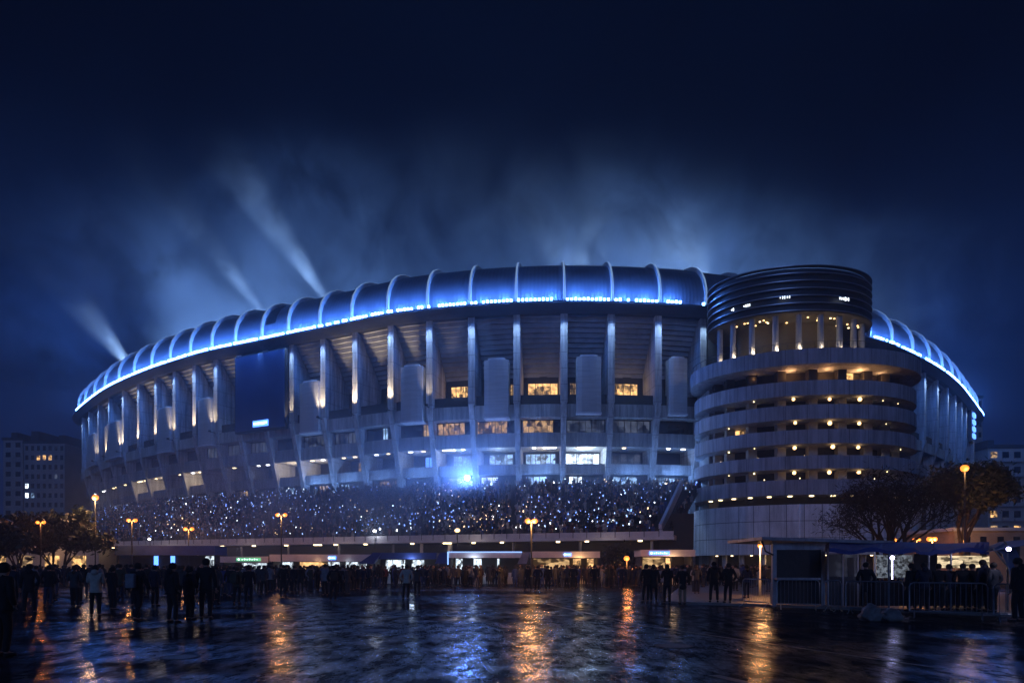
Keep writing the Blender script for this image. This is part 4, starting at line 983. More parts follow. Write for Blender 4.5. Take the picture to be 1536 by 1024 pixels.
for A_, B_ in ((rowsB, rowsA), (rowsC, rowsB)):
    for k in range(5): mb.quad(B_[k], B_[k + 1], A_[k + 1], A_[k])
mb.build('canvas_side', 'paletent', t2)
mb = MB(); ro = [P(1475, 822, YP + 3.5), P(1500, 812, YP + 3), P(1545, 808, YP + 3), P(1545, 816, YP), P(1500, 822, YP), P(1478, 828, YP)]; mb.poly(ro); mb.build('roof', 'paletent', t2)
mb = MB(); mb.tube([Vector((PX(1523, YP), YP, 0)), P(1523, 890, YP), P(1512, 850, YP), P(1490, 822, YP)], .03, 6); mb.build('tent_pole', 'steel', t2)
wl = empty('tent_lamp', tuple(P(1513, 823, 22.5)), 'small violet white lamp flaring at the pale blue tent', 'lamp')
mb = MB(); c = P(1513, 823, 22.5); mb.ball(c, .07, 8, 6); mb.build('lamp_bulb', 'violet', wl); mb = MB(); mb.tube([c + Vector((0, 0, .06)), c + Vector((0, .25, .3))], .02, 5); mb.build('lamp_arm', 'pole', wl)
hang(point(c + Vector((0, -.15, 0)), (.7, .7, 1), 14, .07, 'tent_light'), wl)
# sacks leaning on the barrier foot
for x0, x1, y0, y1, Y, lb in ((1292, 1322, 906, 930, 20.6, 'white plastic sack slumped at the barrier foot'), (1322, 1352, 912, 931, 20.5, 'greyish cloth bundle lying beside the white sack')):
    bm = bmesh.new(); bmesh.ops.create_icosphere(bm, subdivisions=4, radius=1)
    cx, w, h = PX((x0 + x1) / 2, Y), (x1 - x0) / 2000 * Y, (y1 - y0) / 1000 * Y
    for v in bm.verts:
        c = v.co.copy(); k = 1 + .22 * mnoise.noise(c * 2.1 + Vector((x0, 0, 0))) + .08 * mnoise.noise(c * 6)
        v.co = Vector((c.x * w * k * (1.15 if c.z < 0 else .9), c.y * .3 * k, max(0, c.z * h * .62 * k + h * .42)))
    me = bpy.data.meshes.new('sack'); bm.to_mesh(me); bm.free(); me.materials.append(M['tarp']); me.polygons.foreach_set('use_smooth', [True] * len(me.polygons))
    tag(lobj('sack', me, None, (cx, Y, 0)), lb, 'sack')
# crowd barriers
BL = [(P(1113, 0, 28.2), P(1157, 0, 26.6), 'short crowd barrier bent back at the open pavement end'), (P(1164, 0, 26.2), P(1231, 0, 25.6), 'crowd barrier standing before the black shutter'), (P(1235, 0, 25.2), P(1264, 0, 24.6), 'short crowd barrier segment before the glazed cabin'),
      (P(1267, 0, 23.9), P(1357, 0, 22.6), 'crowd barrier with the white sack at its foot'), (P(1362, 0, 21.9), P(1484, 0, 20.7), 'crowd barrier before the warm lit tent opening'), (P(1488, 0, 20.3), P(1585, 0, 19.5), 'crowd barrier running out of frame before the pale blue tent')]
for a, b, lb in BL:
    a.z = b.z = 0; d = b - a; L_ = d.length; d.normalize(); e = empty('crowd_barrier', tuple((a + b) / 2), lb, 'crowd barrier', 'steel crowd barriers before the market stalls')
    def q(u, z): return a + d * u + Vector((0, 0, z))
    r = .13; mb = MB()
    path = [q(.04, .22), q(.04, 1.15 - r), q(.04 + r * .3, 1.15 - r * .3), q(.04 + r, 1.15), q(L_ - .04 - r, 1.15), q(L_ - .04 - r * .3, 1.15 - r * .3), q(L_ - .04, 1.15 - r), q(L_ - .04, .22), q(.04, .22)]
    mb.tube(path, .024, 8); mb.build('frame', 'steel', e, smooth=True)
    mb = MB(); n = int(L_ / .14)
    for k in range(1, n): u = .04 + (L_ - .08) * k / n; mb.tube([q(u, .22), q(u, 1.15)], .008, 5)
    mb.build('grille', 'steel', e)
    sd = Vector((d.y, -d.x, 0))
    for u in (.18, L_ - .18):
        mb = MB(); c = q(u, 0); mb.tube([c + sd * .32 + Vector((0, 0, .015)), c + sd * .22 + Vector((0, 0, .03)), c + Vector((0, 0, .2)), c - sd * .22 + Vector((0, 0, .03)), c - sd * .32 + Vector((0, 0, .015))], .018, 6); mb.build('foot', 'steel', e)
#@@PART4
# ------------------------------------------------------------------ people
def skin_mesh(name, verts, edges, radii, sub=1, root=0):
    me = bpy.data.meshes.new(name); me.from_pydata(verts, edges, []); me.update()
    o = bpy.data.objects.new(name + '_tmp', me); COL.objects.link(o)
    md = o.modifiers.new('s', 'SKIN'); md.use_smooth_shade = True
    for i, sv in enumerate(me.skin_vertices[0].data):
        r = radii[i]; sv.radius = (r, r) if not isinstance(r, tuple) else r; sv.use_root = (i == root)
    s2 = o.modifiers.new('b', 'SUBSURF'); s2.levels = sub; s2.render_levels = sub
    dg = bpy.context.evaluated_depsgraph_get(); dg.update()
    out = bpy.data.meshes.new_from_object(o.evaluated_get(dg)); vs = [v.co.copy() for v in out.vertices]; fs = [tuple(p.vertices) for p in out.polygons]
    bpy.data.objects.remove(o); bpy.data.meshes.remove(me); bpy.data.meshes.remove(out)
    return vs, fs
def person_proto(pose):
    """standing 1.75 m, facing +Y; returns meshes: body, jacket, trousers, hair, shoes"""
    P_ = dict(lean=0, hipx=0, f=(.115, .10), sp=(.0, .0), arm='down', shape='jacket', hood=False); P_.update(pose)
    lean = P_['lean']
    pel = Vector((P_['hipx'], 0, .93)); sp1 = pel + Vector((0, lean * .3, .2)); ch = pel + Vector((0, lean * .7, .4)); nb = pel + Vector((0, lean, .535)); hd = nb + Vector((0, .035 + lean * .3, .1)); tp = hd + Vector((0, .0, .10))
    J = [pel, sp1, ch, nb, hd, tp]; E = [(0, 1), (1, 2), (2, 3), (3, 4), (4, 5)]
    RB = [(.12, .09), (.115, .085), (.13, .09), .05, .083, .085]
    arms = []
    for s in (-1, 1):
        sh = ch + Vector((s * .185, 0, .085)); a = P_['arm'] if isinstance(P_['arm'], str) else P_['arm'][0 if s < 0 else 1]
        if a == 'down': el, wr, hn = sh + Vector((s * .06, -.02, -.29)), sh + Vector((s * .075, .04, -.53)), sh + Vector((s * .07, .06, -.62))
        elif a == 'pocket': el, wr, hn = sh + Vector((s * .12, -.06, -.27)), sh + Vector((s * .02, .07, -.46)), sh + Vector((s * -.02, .10, -.50))
        elif a == 'phone': el, wr, hn = sh + Vector((s * .05, .06, -.27)), sh + Vector((-s * .08, .27, -.12)), sh + Vector((-s * .10, .32, -.04))
        elif a == 'chest': el, wr, hn = sh + Vector((s * .09, .0, -.27)), sh + Vector((-s * .06, .2, -.28)), sh + Vector((-s * .14, .22, -.27))
        elif a == 'back': el, wr, hn = sh + Vector((s * .05, -.12, -.26)), sh + Vector((s * .06, -.13, -.50)), sh + Vector((s * .06, -.12, -.59))
        elif a == 'fore': el, wr, hn = sh + Vector((s * .05, .08, -.27)), sh + Vector((s * .05, .22, -.47)), sh + Vector((s * .04, .27, -.54))
        elif a == 'up': el, wr, hn = sh + Vector((s * .14, .10, .12)), sh + Vector((s * .05, .16, .36)), sh + Vector((s * .03, .17, .45))
        arms.append((sh, el, wr, hn, s))
    legs = []
    for k, s in enumerate((-1, 1)):
        hp = pel + Vector((s * .095, 0, -.04)); fy = P_['sp'][k]; ft = Vector((s * P_['f'][k] + 0, fy, .085)); kn = hp.lerp(ft, .48) + Vector((s * .012, .035 + max(0, -fy) * .12, 0)); toe = ft + Vector((s * .03, .14, -.045)); heel = ft + Vector((0, -.04, -.04))
        if fy < -.2: heel += Vector((0, -.02, .05)); ft += Vector((0, 0, .05)); toe.z = .04
        legs.append((hp, kn, ft, toe, heel))
    V, ED, RR = list(J), list(E), list(RB)
    for sh, el, wr, hn, s in arms:
        b = len(V); V += [sh, el, wr, hn]; RR += [.055, .042, .03, (.036, .018)]; ED += [(2, b), (b, b + 1), (b + 1, b + 2), (b + 2, b + 3)]
    for hp, kn, ft, toe, heel in legs:
        b = len(V); V += [hp, kn, ft, toe]; RR += [.085, .055, .04, .035]; ED += [(0, b), (b, b + 1), (b + 1, b + 2), (b + 2, b + 3)]
    body = MB(); vs, fs = skin_mesh('body', V, ED, RR, 2); body.add(vs, fs)
    # fingers and thumb, nose, ears, eyes, mouth
    for sh, el, wr, hn, s in arms:
        d = (hn - wr).normalized(); side = d.cross(Vector((0, 1, 0)))
        if side.length < .2: side = Vector((1, 0, 0))
        side.normalize(); fw = side.cross(d).normalized()
        for k, (off, ln) in enumerate(((-.027, .062), (-.009, .075), (.009, .07), (.026, .055))):
            p0 = hn + side * off; p1 = p0 + d * ln * .5 + fw * .010; p2 = p1 + d * ln * .4 + fw * .022
            body.tube([p0 - d * .02, p0 + d * .012, p1, p2], [.0095, .009, .0085, .006], 6)
        p0 = wr.lerp(hn, .5) + side * .03 * (1 if s > 0 else 1); body.tube([p0 - side * .01, p0 + side * .018 + d * .025 + fw * .01, p0 + side * .022 + d * .055 + fw * .02], [.011, .010, .007], 6)
    fc = hd + Vector((0, .075, .045))
    body.ball(fc + Vector((0, .022, -.005)), .019, 8, 6, 0, (.75, 1, 1.3))
    for s in (-1, 1): body.ball(hd + Vector((s * .084, .005, .045)), .028, 8, 6, 0, (.4, .7, 1.1))
    for s in (-1, 1): body.ball(fc + Vector((s * .032, .006, .022)), .012, 8, 6, 1)
    body.ball(fc + Vector((0, .012, -.045)), .02, 8, 5, 2, (1.2, .4, .3))
    bme = body.mesh('person_body', ['skin', 'hair', 'cred'], smooth=True)
    # jacket
    long_ = P_['shape'] == 'coat'
    hem = pel + Vector((0, 0, -.30 if long_ else -.06))
    V = [hem, pel + Vector((0, 0, .04)), sp1, ch, nb + Vector((0, 0, -.02)), nb + Vector((0, .012, .035))]; RR = [(.185, .145) if not long_ else (.205, .165), (.17, .13), (.165, .125), (.165, .125), .085, .068]; ED = [(0, 1), (1, 2), (2, 3), (3, 4), (4, 5)]
    for sh, el, wr, hn, s in arms:
        b = len(V); V += [sh, el, wr]; RR += [.085, .068, .052]; ED += [(3, b), (b, b + 1), (b + 1, b + 2)]
    vs, fs = skin_mesh('jacket', V, ED, RR, 2, 1); j = MB(); j.add(vs, fs)
    if P_['hood']: j.ball(nb + Vector((0, -.085, .02)), .10, 12, 8, 0, (1.15, .65, 1.0))
    jme = j.mesh('jacket', ['cblack'], smooth=True)
    V = [pel + Vector((0, 0, .06)), pel + Vector((0, 0, -.05))]; RR = [(.15, .115), (.14, .11)]; ED = [(0, 1)]
    for hp, kn, ft, toe, heel in legs:
        b = len(V); V += [hp + Vector((0, 0, -.06)), kn, ft + Vector((0, 0, .0))]; RR += [.098, .072, .06]; ED += [(1, b), (b, b + 1), (b + 1, b + 2)]
    vs, fs = skin_mesh('trousers', V, ED, RR, 2); t = MB(); t.add(vs, fs); tme = t.mesh('trousers', ['cblack'], smooth=True)
    h = MB(); st = P_.get('hairst', 'short')
    if st == 'beanie': h.ball(hd + Vector((0, -.01, .075)), .108, 14, 9, 0, (1, 1.08, 1.0)); h.tube([hd + Vector((0, -.01, .045)), hd + Vector((0, -.01, .075))], [.113, .113], 14)
    else:
        h.ball(hd + Vector((0, -.022, .062)), .108, 14, 9, 0, (.98, 1.02, 1.02))
        if st == 'long': h.tube([hd + Vector((0, -.04, .09)), hd + Vector((0, -.065, .0)), hd + Vector((0, -.075, -.12)), hd + Vector((0, -.07, -.22))], [.09, .105, .10, .06], 12)
        if st == 'bun': h.ball(hd + Vector((0, -.12, .12)), .05, 10, 7)
    hme = h.mesh('hair' if st != 'beanie' else 'beanie', ['hair'], smooth=True)
    s = MB(); shoe_l = []
    for hp, kn, ft, toe, heel in legs:
        vs, fs = skin_mesh('shoe', [heel + Vector((0, 0, .0)), ft.lerp(toe, .5) + Vector((0, 0, -.01)), toe + Vector((0, .04, 0))], [(0, 1), (1, 2)], [.045, .05, .038], 1); s.add(vs, fs); shoe_l.append(s); s = MB()
    sme = []
    for q in shoe_l:
        mz = min(v[2] for v in q.v); q.v = [(x, y, z - mz) for x, y, z in q.v] if abs(mz) < .05 else q.v
        sme.append(q.mesh('shoe', ['cblack'], smooth=True))
    return dict(body=bme, jacket=jme, trousers=tme, hair=hme, shoes=sme, st=st, neck=nb, ch=ch)
POSES = [dict(arm='down'), dict(arm='pocket', hipx=.03, f=(.13, .09)), dict(arm='phone', hood=True, hairst='short'), dict(arm='chest', hairst='long', f=(.09, .10)), dict(arm=('back', 'fore'), sp=(.20, -.24), lean=.02, hairst='short'),
         dict(arm='pocket', shape='coat', hairst='beanie', f=(.10, .10)), dict(arm=('down', 'pocket'), hairst='beanie', hood=True, f=(.15, .14)), dict(arm='down', shape='coat', hairst='long', hipx=-.02), dict(arm=('fore', 'back'), sp=(-.22, .20), hairst='bun', hood=True), dict(arm=('up', 'down'), hairst='short')]
PROTO = [person_proto(p) for p in POSES]
def person(x, yf, k, label, jac='cblack', tro='cblack', hair='hair', sc=1., rz=None, group='people standing on the plaza', Y=None, shoes='cblack', parts=True):
    Y = Y or EYE * FPX / (yf - HZ); X = PX(x, Y); pr = PROTO[k]
    o = bpy.data.objects.new('person', pr['body']); COL.objects.link(o); o.location = (X, Y, 0)
    o.rotation_euler.z = rnd.uniform(-.5, .5) if rz is None else rz; o.scale = (sc, sc, sc); tag(o, label, 'person', group)
    for nm, key, mt in (('jacket' if POSES[k].get('shape') != 'coat' else 'coat', 'jacket', jac), ('trousers', 'trousers', tro), ('beanie' if pr['st'] == 'beanie' else 'hair', 'hair', hair), ('shoe', 0, shoes), ('shoe', 1, shoes)):
        c = bpy.data.objects.new(nm, pr['shoes'][key] if nm == 'shoe' else pr[key]); COL.objects.link(c); c.parent = o; c.material_slots[0].link = 'OBJECT'; c.material_slots[0].material = M[mt]
    return o
def backpack(p, mat, label):
    X, Y = p.location.x, p.location.y; a = p.rotation_euler.z; b = Vector((math.sin(a), -math.cos(a), 0)) * .27 * p.scale.x
    bm = bmesh.new(); bmesh.ops.create_cube(bm, size=1); bmesh.ops.scale(bm, vec=(.30, .16, .44), verts=bm.verts); bmesh.ops.bevel(bm, geom=bm.edges[:], offset=.06, segments=3, affect='EDGES', profile=.6)
    me = bpy.data.meshes.new('backpack'); bm.to_mesh(me); bm.free(); me.materials.append(M[mat]); me.polygons.foreach_set('use_smooth', [True] * len(me.polygons))
    o = lobj('backpack', me, None, (X + b.x, Y + b.y, 1.20 * p.scale.x)); o.rotation_euler.z = a; tag(o, label, 'backpack'); return o
G1 = 'people standing nearest the camera'
near = [
    (3, 985, 1, 'black clad person cut off by the photo edge, nearest of all', 'cblack', 'cblack', 'hair', 1.02), (20, 908, 0, 'dark clad person standing between the cut off figure and the wide stance figure', 'cnavy', 'cblack', 'hair', 1.),
    (44, 920, 6, 'black clad person in beanie with wide stance near the photo edge', 'cblack', 'cblack', 'cblack', 1.02), (72, 909, 1, 'person in black jacket and blue jeans before the dark trees', 'cblack', 'cjean', 'hair', 1.0),
    (112, 911, 3, 'long haired person in dark grey jacket between blue jeans figure and white jacket figure', 'cgrey', 'cblack', 'hair2', 1.), (143, 925, 2, 'person in hooded off white jacket and black trousers', 'cwhite', 'cblack', 'hair', 1.0),
    (169, 915, 7, 'long haired person in black coat just beside the off white jacket', 'cblack', 'cblack', 'hair', .97), (206, 932, 4, 'striding person in black jacket with pale blue back panel', 'cblack', 'cblack', 'hair', 1.04),
    (258, 934, 6, 'broad person in black jacket and beanie in the closest cluster', 'cblack', 'cblack', 'cblack', 1.03), (284, 930, 3, 'long haired person in navy jacket beside the tallest figure', 'cnavy', 'cblack', 'hair', .98),
    (309, 929, 0, 'tallest black clad person whose head rises above the crowd', 'cblack', 'cblack', 'hair', 1.12), (324, 906, 8, 'person with hair bun walking just past the tallest figure', 'cgrey', 'cblack', 'hair', .98), (232, 909, 0, 'dark figure half hidden between striding person and broad beanie figure', 'cnavy', 'cblack', 'hair', 1.),
    (355, 906, 1, 'person in olive jacket carrying an olive backpack', 'colive', 'cblack', 'hair2', .97), (373, 906, 0, 'black clad person standing beside the olive backpack figure', 'cblack', 'cblack', 'hair', .99),
    (389, 888, 5, 'person in pale grey coat and beanie behind the olive backpack figure', 'cgrey', 'cblack', 'cgrey', 1.), (405, 888, 2, 'person in pale hooded jacket before the green signed kiosk', 'cpale', 'cblack', 'hair', 1.),
    (424.6, 893, 1, 'black jacketed person below the slender twin lamp', 'cblack', 'cblack', 'hair', 1.02), (441, 889, 0, 'dark figure of a close pair before the long pale kiosk', 'cblack', 'cblack', 'hair', 1.), (451, 889, 7, 'long coated figure of a close pair before the long pale kiosk', 'cblack', 'cblack', 'hair', 1.),
    (465, 885, 5, 'person in pale blue grey coat before the warm lit kiosk counter', 'cpale', 'cgrey', 'hair', 1.), (488, 889, 3, 'long haired person in brown jacket behind the dark backpack wearer', 'cbrown', 'cblack', 'hair2', .98), (500, 902, 1, 'person in black jacket wearing a brown backpack at mid plaza', 'cblack', 'cblack', 'hair', 1.),
    (514, 889, 2, 'person in pale jacket just behind the brown backpack figure', 'cpale', 'cblack', 'hair', 1.), (536, 883, 0, 'dark person alone before the canvas flap of the pale kiosk', 'cblack', 'cblack', 'hair', 1.), (553, 882, 6, 'two tone dark figure in beanie before the blue canopy', 'cnavy', 'cblack', 'cblack', 1.),
    (609, 899, 1, 'person in grey white jacket standing apart at mid plaza', 'cwhite', 'cblack', 'hair', 1.02), (626, 893, 3, 'person in grey jacket close beside the grey white jacket figure', 'cgrey', 'cblack', 'hair2', 1.), (687, 881, 4, 'striding person alone before the light outlined kiosk', 'cgrey', 'cblack', 'hair', 1.),
    (792, 886, 4, 'striding person directly below the brightest twin lamp', 'cblack', 'cblack', 'hair', 1.), (806, 887, 1, 'person standing beside the bright lamp reflection', 'cnavy', 'cblack', 'hair', 1.), (822, 885, 0, 'dark figure between bright lamp reflection and flat fronted kiosk', 'cblack', 'cblack', 'hair', 1.),
    (850, 883, 2, 'person in grey hooded jacket of a pair before the flat fronted kiosk', 'cgrey', 'cblack', 'hair', 1.), (859, 883, 1, 'darker person of the pair before the flat fronted kiosk', 'cblack', 'cblack', 'hair', 1.), (892, 887, 5, 'lone black coated person standing on open wet asphalt at plaza centre', 'cblack', 'cblack', 'cblack', 1.02),
    (969, 903, 1, 'black clad person of the pair nearest the blue signed kiosk', 'cblack', 'cblack', 'hair', 1.03), (981, 903, 7, 'long coated person of the pair nearest the blue signed kiosk', 'cblack', 'cblack', 'hair', 1.02), (1001, 906, 2, 'hooded person in black jacket by the kerb end', 'cblack', 'cblack', 'hair', 1.02),
    (1024, 906, 5, 'person in long dark coat with beige trousers by the kerb', 'cblack', 'cbeige', 'cblack', 1.), (1045, 892, 3, 'long haired person standing on the pavement behind the beige trousers figure', 'cgrey', 'cnavy', 'hair2', .96),
    (1071, 906, 6, 'broad black clad person in beanie on the pavement before the tower base', 'cblack', 'cblack', 'cblack', 1.03), (1092, 907, 1, 'black clad person close beside the broad beanie figure on the pavement', 'cblack', 'cblack', 'hair', 1.), (1120, 899, 3, 'person in blue jacket standing at the open end of the barriers', 'cblue', 'cnavy', 'hair', .96)]
PP = []
for x, yf, k, lb, j, t, h, sc in near:
    Y = EYE * FPX / (yf - HZ); on_p = x > 1040
    PP.append(person(x, yf, k, lb, j, t, h, sc, None, G1))
    if on_p: PP[-1].location.z = .09
backpack(PP[13], 'colive', 'olive backpack on the olive jacketed person'); backpack(PP[22], 'cbrown', 'brown backpack on the black jacketed person at mid plaza'); backpack(PP[7], 'cpale', 'pale blue bag on the back of the striding black figure')
# customers in and before the market tent
for x, Y, k, lb, j, sc in ((1299, 24.6, 5, 'dark customer in beanie at the glazed cabin side', 'cblack', 1.), (1368, 23.6, 6, 'customer in beanie before the dark tent curtain', 'cblack', .98), (1386, 23.3, 2, 'hooded customer before the dark tent curtain', 'cnavy', 1.), (1408, 24, 0, 'first customer silhouetted at the warm tent counter from the curtain', 'cblack', .98), (1424, 24.2, 3, 'long haired customer silhouetted at the warm tent counter', 'cnavy', .97), (1443, 24, 1, 'short haired customer at the centre of the warm tent counter', 'cblack', .98), (1459, 24.3, 5, 'coated customer in beanie at the warm tent counter', 'cblack', .97), (1475, 23.4, 6, 'tallest customer at the warm tent counter beside the pale tent', 'cnavy', 1.05), (1490, 22.9, 1, 'customer in grey jacket against the pale blue tent side', 'cgrey', 1.), (1528, 19.0, 6, 'large dark person at the photo edge before the pale blue tent', 'cblack', 1.06)):
    o = person(x, 0, k, lb, j, 'cblack', 'hair', sc, None, 'customers at the market stalls', Y=Y); o.location.z = .09
# groups further back
JAC = ['cblack'] * 7 + ['cnavy'] * 4 + ['cgrey'] * 4 + ['colive', 'cbrown', 'cpale', 'cpale', 'cblue', 'cwhite', 'cred']
zones = [(-5, 175, 52, 62, 44, 'dark clad person in the packed row before the dark trees'), (175, 330, 44, 62, 46, 'dark clad person in the packed crowd before the dark blue roofed stall'), (330, 405, 50, 62, 22, 'dark clad person in the packed row before the green signed kiosk'), (405, 556, 52, 62.5, 38, 'dark clad person in the packed row before the long pale kiosk'), (556, 665, 50, 61, 32, 'dark clad person in the packed row before the dark blue canopy'),
         (668, 785, 52, 59.5, 34, 'dark clad person in the packed row before the light outlined kiosk'), (788, 905, 50, 59, 30, 'dark clad person in the packed row before the flat fronted kiosk'), (905, 962, 46, 58, 16, 'person in the loose crowd by the low orange globe lamp'), (962, 1045, 40, 57, 22, 'person in the loose crowd before the blue signed kiosk'), (1045, 1160, 34, 60, 26, 'person in the crowd by the round tower entrance')]
taken = [(p.location.x, p.location.y) for p in PP]
zones = [(a, b, c, d, int(n * .56), l) for a, b, c, d, n, l in zones]
zones += [(-10, 345, 26, 44, 42, 'dark clad person in the loose crowd on the dark tree side of the plaza'), (345, 560, 36, 50, 30, 'dark clad person in the loose crowd before the pale kiosks')]
for x0, x1, Ya, Yb, n, lb in zones:
    for i in range(n):
        for _ in range(30):
            Y = rnd.uniform(Ya, Yb) if rnd.random() < .5 else Ya + (Yb - Ya) * rnd.random() ** .5; X = PX(rnd.uniform(x0, x1), Y)
            if all((X - a) ** 2 + (Y - b) ** 2 > .30 for a, b in taken): break
        taken.append((X, Y))
        o = person(768 + X / Y * FPX, 0, rnd.randrange(9), lb, rnd.choice(JAC), rnd.choice(['cblack', 'cblack', 'cjean', 'cgrey']), rnd.choice(['hair', 'hair', 'hair2']), rnd.uniform(.93, 1.05), rnd.uniform(-1, 1) if rnd.random() < .85 else rnd.uniform(2, 4), 'far row: ' + lb[lb.index(' the '):].strip(), Y=Y)
        if X > 14 and Y < 60 and x0 > 1040: o.location.z = .09
def standing():
    m = MINI[rnd.choice((0, 0, 0, 1))]; o = MB(); o.v = [(x, y, z * 1.0 + .62) for x, y, z in m.v]; o.f = list(m.f); o.mi = list(m.mi); o.uv = [None] * len(m.f)
    for sx in (-1, 1):
        o.tube([(sx * .1, 0, .75), (sx * .105, .02, .4), (sx * .11, 0, .02)], [.11, .075, .05], 5, 0); o.tube([(sx * .22, 0, 1.38), (sx * .27, -.02, 1.1), (sx * .25, .06, .85)], [.07, .06, .04], 4, 0)
    return o
STAND = [standing() for _ in range(3)]
fm = MB()
for k in range(420):
    Y = rnd.uniform(53, 61.4); px = rnd.uniform(-10, 1150); X = PX(px, Y)
    if any((X - a) ** 2 + (Y - b) ** 2 < .2 for a, b in taken[-330:]): continue
    t_ = rnd.choice(STAND); a = rnd.uniform(-1, 1); sc_ = rnd.uniform(.9, 1.02); ca, sa = math.cos(a) * sc_, math.sin(a) * sc_; base = len(fm.v); body = rnd.choices(range(8), [12, 8, 5, 2, 1, 2, 3, 1])[0]; head = 8 if rnd.random() < .25 else 9
    fm.v += [(X + x * ca - y * sa, Y + x * sa + y * ca, z * sc_ * .985) for x, y, z in t_.v]
    for f, mi in zip(t_.f, t_.mi): fm.f.append(tuple(base + q for q in f)); fm.mi.append(head if mi else body); fm.uv.append(None)
far_crowd = fm.build('crowd', CM[:10]); tag(far_crowd, 'dense dark crowd standing packed right against the kiosks', 'crowd', None, 'stuff')
#@@PART5
# ------------------------------------------------------------------ floodlit smoke drifting out of the bowl, and the damp air
def smoke_mat():
    m = bpy.data.materials.new('drifting_smoke'); m.use_nodes = True; nt = m.node_tree; N, L = nt.nodes, nt.links
    N.remove(N['Principled BSDF']); pv = N.new('ShaderNodeVolumePrincipled'); L.new(pv.outputs[0], N['Material Output'].inputs['Volume'])
    pv.inputs['Color'].default_value = (.55, .74, 1, 1); pv.inputs['Anisotropy'].default_value = .1
    tc = N.new('ShaderNodeTexCoord'); mp = N.new('ShaderNodeMapping'); L.new(tc.outputs['Object'], mp.inputs[0])
    mp.inputs['Rotation'].default_value = (0, R(40), 0); mp.inputs['Scale'].default_value = (1.35, 1, 1.0)
    n = N.new('ShaderNodeTexNoise'); n.inputs['Scale'].default_value = .055; n.inputs['Detail'].default_value = 8; n.inputs['Roughness'].default_value = .64; n.inputs['Distortion'].default_value = .8
    L.new(mp.outputs[0], n.inputs['Vector'])
    nm = N.new('ShaderNodeMapRange'); nm.inputs[1].default_value = .43; nm.inputs[2].default_value = .66; nm.inputs[3].default_value = .02; L.new(n.outputs['Fac'], nm.inputs[0])
    tot = None
    for (cx, cy, cz), (rx, ry, rz), a in PLUME:
        sb = N.new('ShaderNodeVectorMath'); sb.operation = 'SUBTRACT'; sb.inputs[1].default_value = (cx, cy, cz); L.new(tc.outputs['Object'], sb.inputs[0])
        dv_ = N.new('ShaderNodeVectorMath'); dv_.operation = 'DIVIDE'; dv_.inputs[1].default_value = (rx, ry, rz); L.new(sb.outputs[0], dv_.inputs[0])
        ln = N.new('ShaderNodeVectorMath'); ln.operation = 'LENGTH'; L.new(dv_.outputs[0], ln.inputs[0])
        mr = N.new('ShaderNodeMapRange'); mr.interpolation_type = 'SMOOTHERSTEP'; mr.inputs[1].default_value = 1; mr.inputs[2].default_value = 0; mr.inputs[3].default_value = 0; mr.inputs[4].default_value = a; L.new(ln.outputs['Value'], mr.inputs[0])
        if tot is None: tot = mr
        else: ad = N.new('ShaderNodeMath'); ad.operation = 'ADD'; L.new(tot.outputs[0], ad.inputs[0]); L.new(mr.outputs[0], ad.inputs[1]); tot = ad
    mu = N.new('ShaderNodeMath'); mu.operation = 'MULTIPLY'; L.new(tot.outputs[0], mu.inputs[0]); L.new(nm.outputs[0], mu.inputs[1]); L.new(mu.outputs[0], pv.inputs['Density'])
    return m
PLUME = [((-94, 158, 56), (46, 44, 38), .11), ((-44, 145, 60), (44, 38, 38), .05), ((26, 142, 57), (56, 40, 29), .095), ((74, 150, 54), (52, 45, 28), .035), ((-20, 170, 56), (190, 62, 58), .017), ((-125, 165, 46), (40, 45, 30), .06)]
M['smoke'] = smoke_mat()
mb = MB(); mb.box(-170, 150, 106, 235, 49.5, 128); tag(mb.build('smoke', 'smoke'), 'pale blue floodlit smoke drifting above the stadium roof', 'smoke', None, 'stuff')
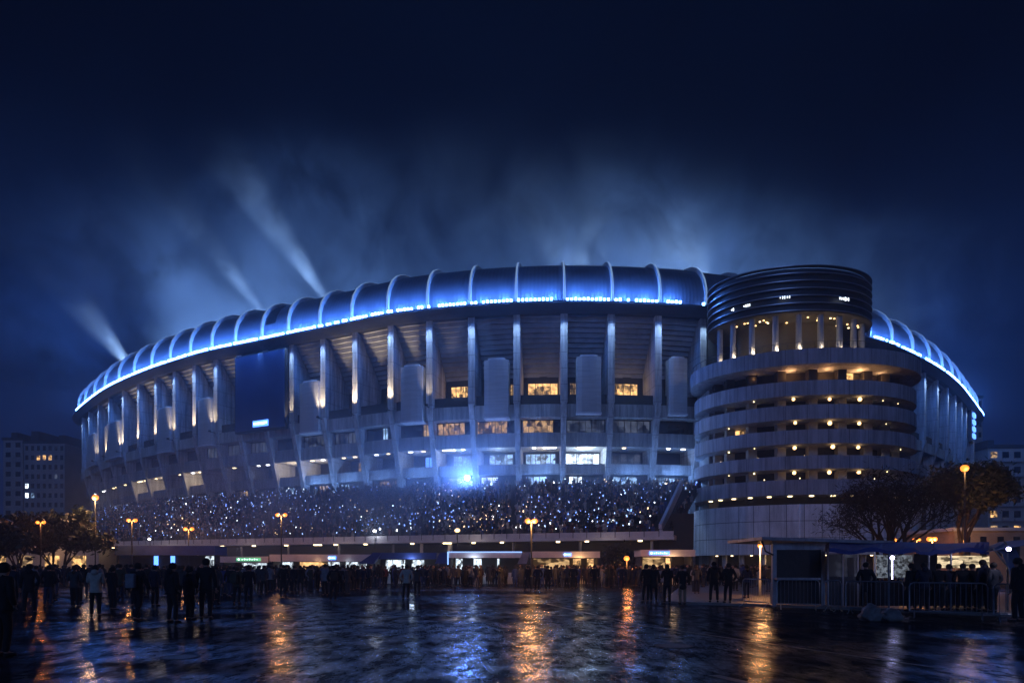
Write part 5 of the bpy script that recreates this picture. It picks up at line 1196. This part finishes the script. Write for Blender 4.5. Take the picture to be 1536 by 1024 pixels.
def mist_mat():
    m = bpy.data.materials.new('terrace_mist'); m.use_nodes = True; nt = m.node_tree; N, L = nt.nodes, nt.links
    N.remove(N['Principled BSDF']); pv = N.new('ShaderNodeVolumePrincipled'); L.new(pv.outputs[0], N['Material Output'].inputs['Volume']); pv.inputs['Color'].default_value = (.55, .72, 1, 1)
    tc = N.new('ShaderNodeTexCoord'); n = N.new('ShaderNodeTexNoise'); n.inputs['Scale'].default_value = .09; n.inputs['Detail'].default_value = 4; L.new(tc.outputs['Object'], n.inputs['Vector'])
    sb = N.new('ShaderNodeVectorMath'); sb.operation = 'SUBTRACT'; sb.inputs[1].default_value = (-14, 86, 11); L.new(tc.outputs['Object'], sb.inputs[0])
    d_ = N.new('ShaderNodeVectorMath'); d_.operation = 'DIVIDE'; d_.inputs[1].default_value = (52, 17, 13); L.new(sb.outputs[0], d_.inputs[0])
    ln = N.new('ShaderNodeVectorMath'); ln.operation = 'LENGTH'; L.new(d_.outputs[0], ln.inputs[0])
    mr = N.new('ShaderNodeMapRange'); mr.interpolation_type = 'SMOOTHSTEP'; mr.inputs[1].default_value = 1; mr.inputs[2].default_value = .1; mr.inputs[3].default_value = 0; mr.inputs[4].default_value = .10; L.new(ln.outputs['Value'], mr.inputs[0])
    nm = N.new('ShaderNodeMapRange'); nm.inputs[1].default_value = .35; nm.inputs[2].default_value = .7; L.new(n.outputs['Fac'], nm.inputs[0])
    mu = N.new('ShaderNodeMath'); mu.operation = 'MULTIPLY'; L.new(mr.outputs[0], mu.inputs[0]); L.new(nm.outputs[0], mu.inputs[1])
    d2 = N.new('ShaderNodeVectorMath'); d2.operation = 'DISTANCE'; fc_ = at(s_of(709), 3.2, 14.0); d2.inputs[1].default_value = fc_; L.new(tc.outputs['Object'], d2.inputs[0])
    m2 = N.new('ShaderNodeMapRange'); m2.interpolation_type = 'SMOOTHSTEP'; m2.inputs[1].default_value = 8; m2.inputs[2].default_value = 0; m2.inputs[3].default_value = 0; m2.inputs[4].default_value = .065; L.new(d2.outputs['Value'], m2.inputs[0])  # denser mist ball added to draw a halo around the floodlight
    sm = N.new('ShaderNodeMath'); sm.operation = 'ADD'; L.new(mu.outputs[0], sm.inputs[0]); L.new(m2.outputs[0], sm.inputs[1]); L.new(sm.outputs[0], pv.inputs['Density'])
    return m
M['mist'] = mist_mat()
mb = MB(); mb.box(-79, 39, 68.5, 105.5, .3, 27.5); tag(mb.build('smoke', 'mist'), 'thin blue smoke hanging over the terrace crowd by the glaring floodlight', 'smoke', None, 'stuff')
m = bpy.data.materials.new('damp_air'); m.use_nodes = True; N, L = m.node_tree.nodes, m.node_tree.links; N.remove(N['Principled BSDF'])
pv = N.new('ShaderNodeVolumePrincipled'); pv.inputs['Color'].default_value = (.62, .78, 1, 1); pv.inputs['Density'].default_value = .0010; pv.inputs['Anisotropy'].default_value = .5; L.new(pv.outputs[0], N['Material Output'].inputs['Volume']); M['haze'] = m
mb = MB(); mb.box(-330, 330, -30, 420, -1, 66); tag(mb.build('haze', 'haze'), 'thin damp night haze over the whole plaza', 'haze', None, 'stuff')
# searchlights inside the bowl: (pixel where the beam clears the roof, depth, pixel it heads for)
for px, py, Y, qx, qy, e, ang in ((186, 538, 165, 118, 455, 130000, 24), (389, 462, 138, 325, 380, 100000, 16), (484, 440, 134, 422, 352, 170000, 18), (1040, 400, 158, 960, 280, 36000, 110), (880, 394, 158, 830, 280, 36000, 110)):
    a = P(px, py, Y); b = P(qx, qy, Y); d = (b - a).normalized(); spot(a - d * 6, d, (.55, .72, 1), e * 2, ang, .9, .4, 'searchlight')
for X, Y, e in ((-92, 185, 300000), (-50, 165, 110000), (28, 160, 190000), (70, 180, 110000)):
    spot((X, Y, 30), (0, -.1, 1), (.33, .54, 1), e * 1.6, 140, 1, 3, 'bowl_floodlight')
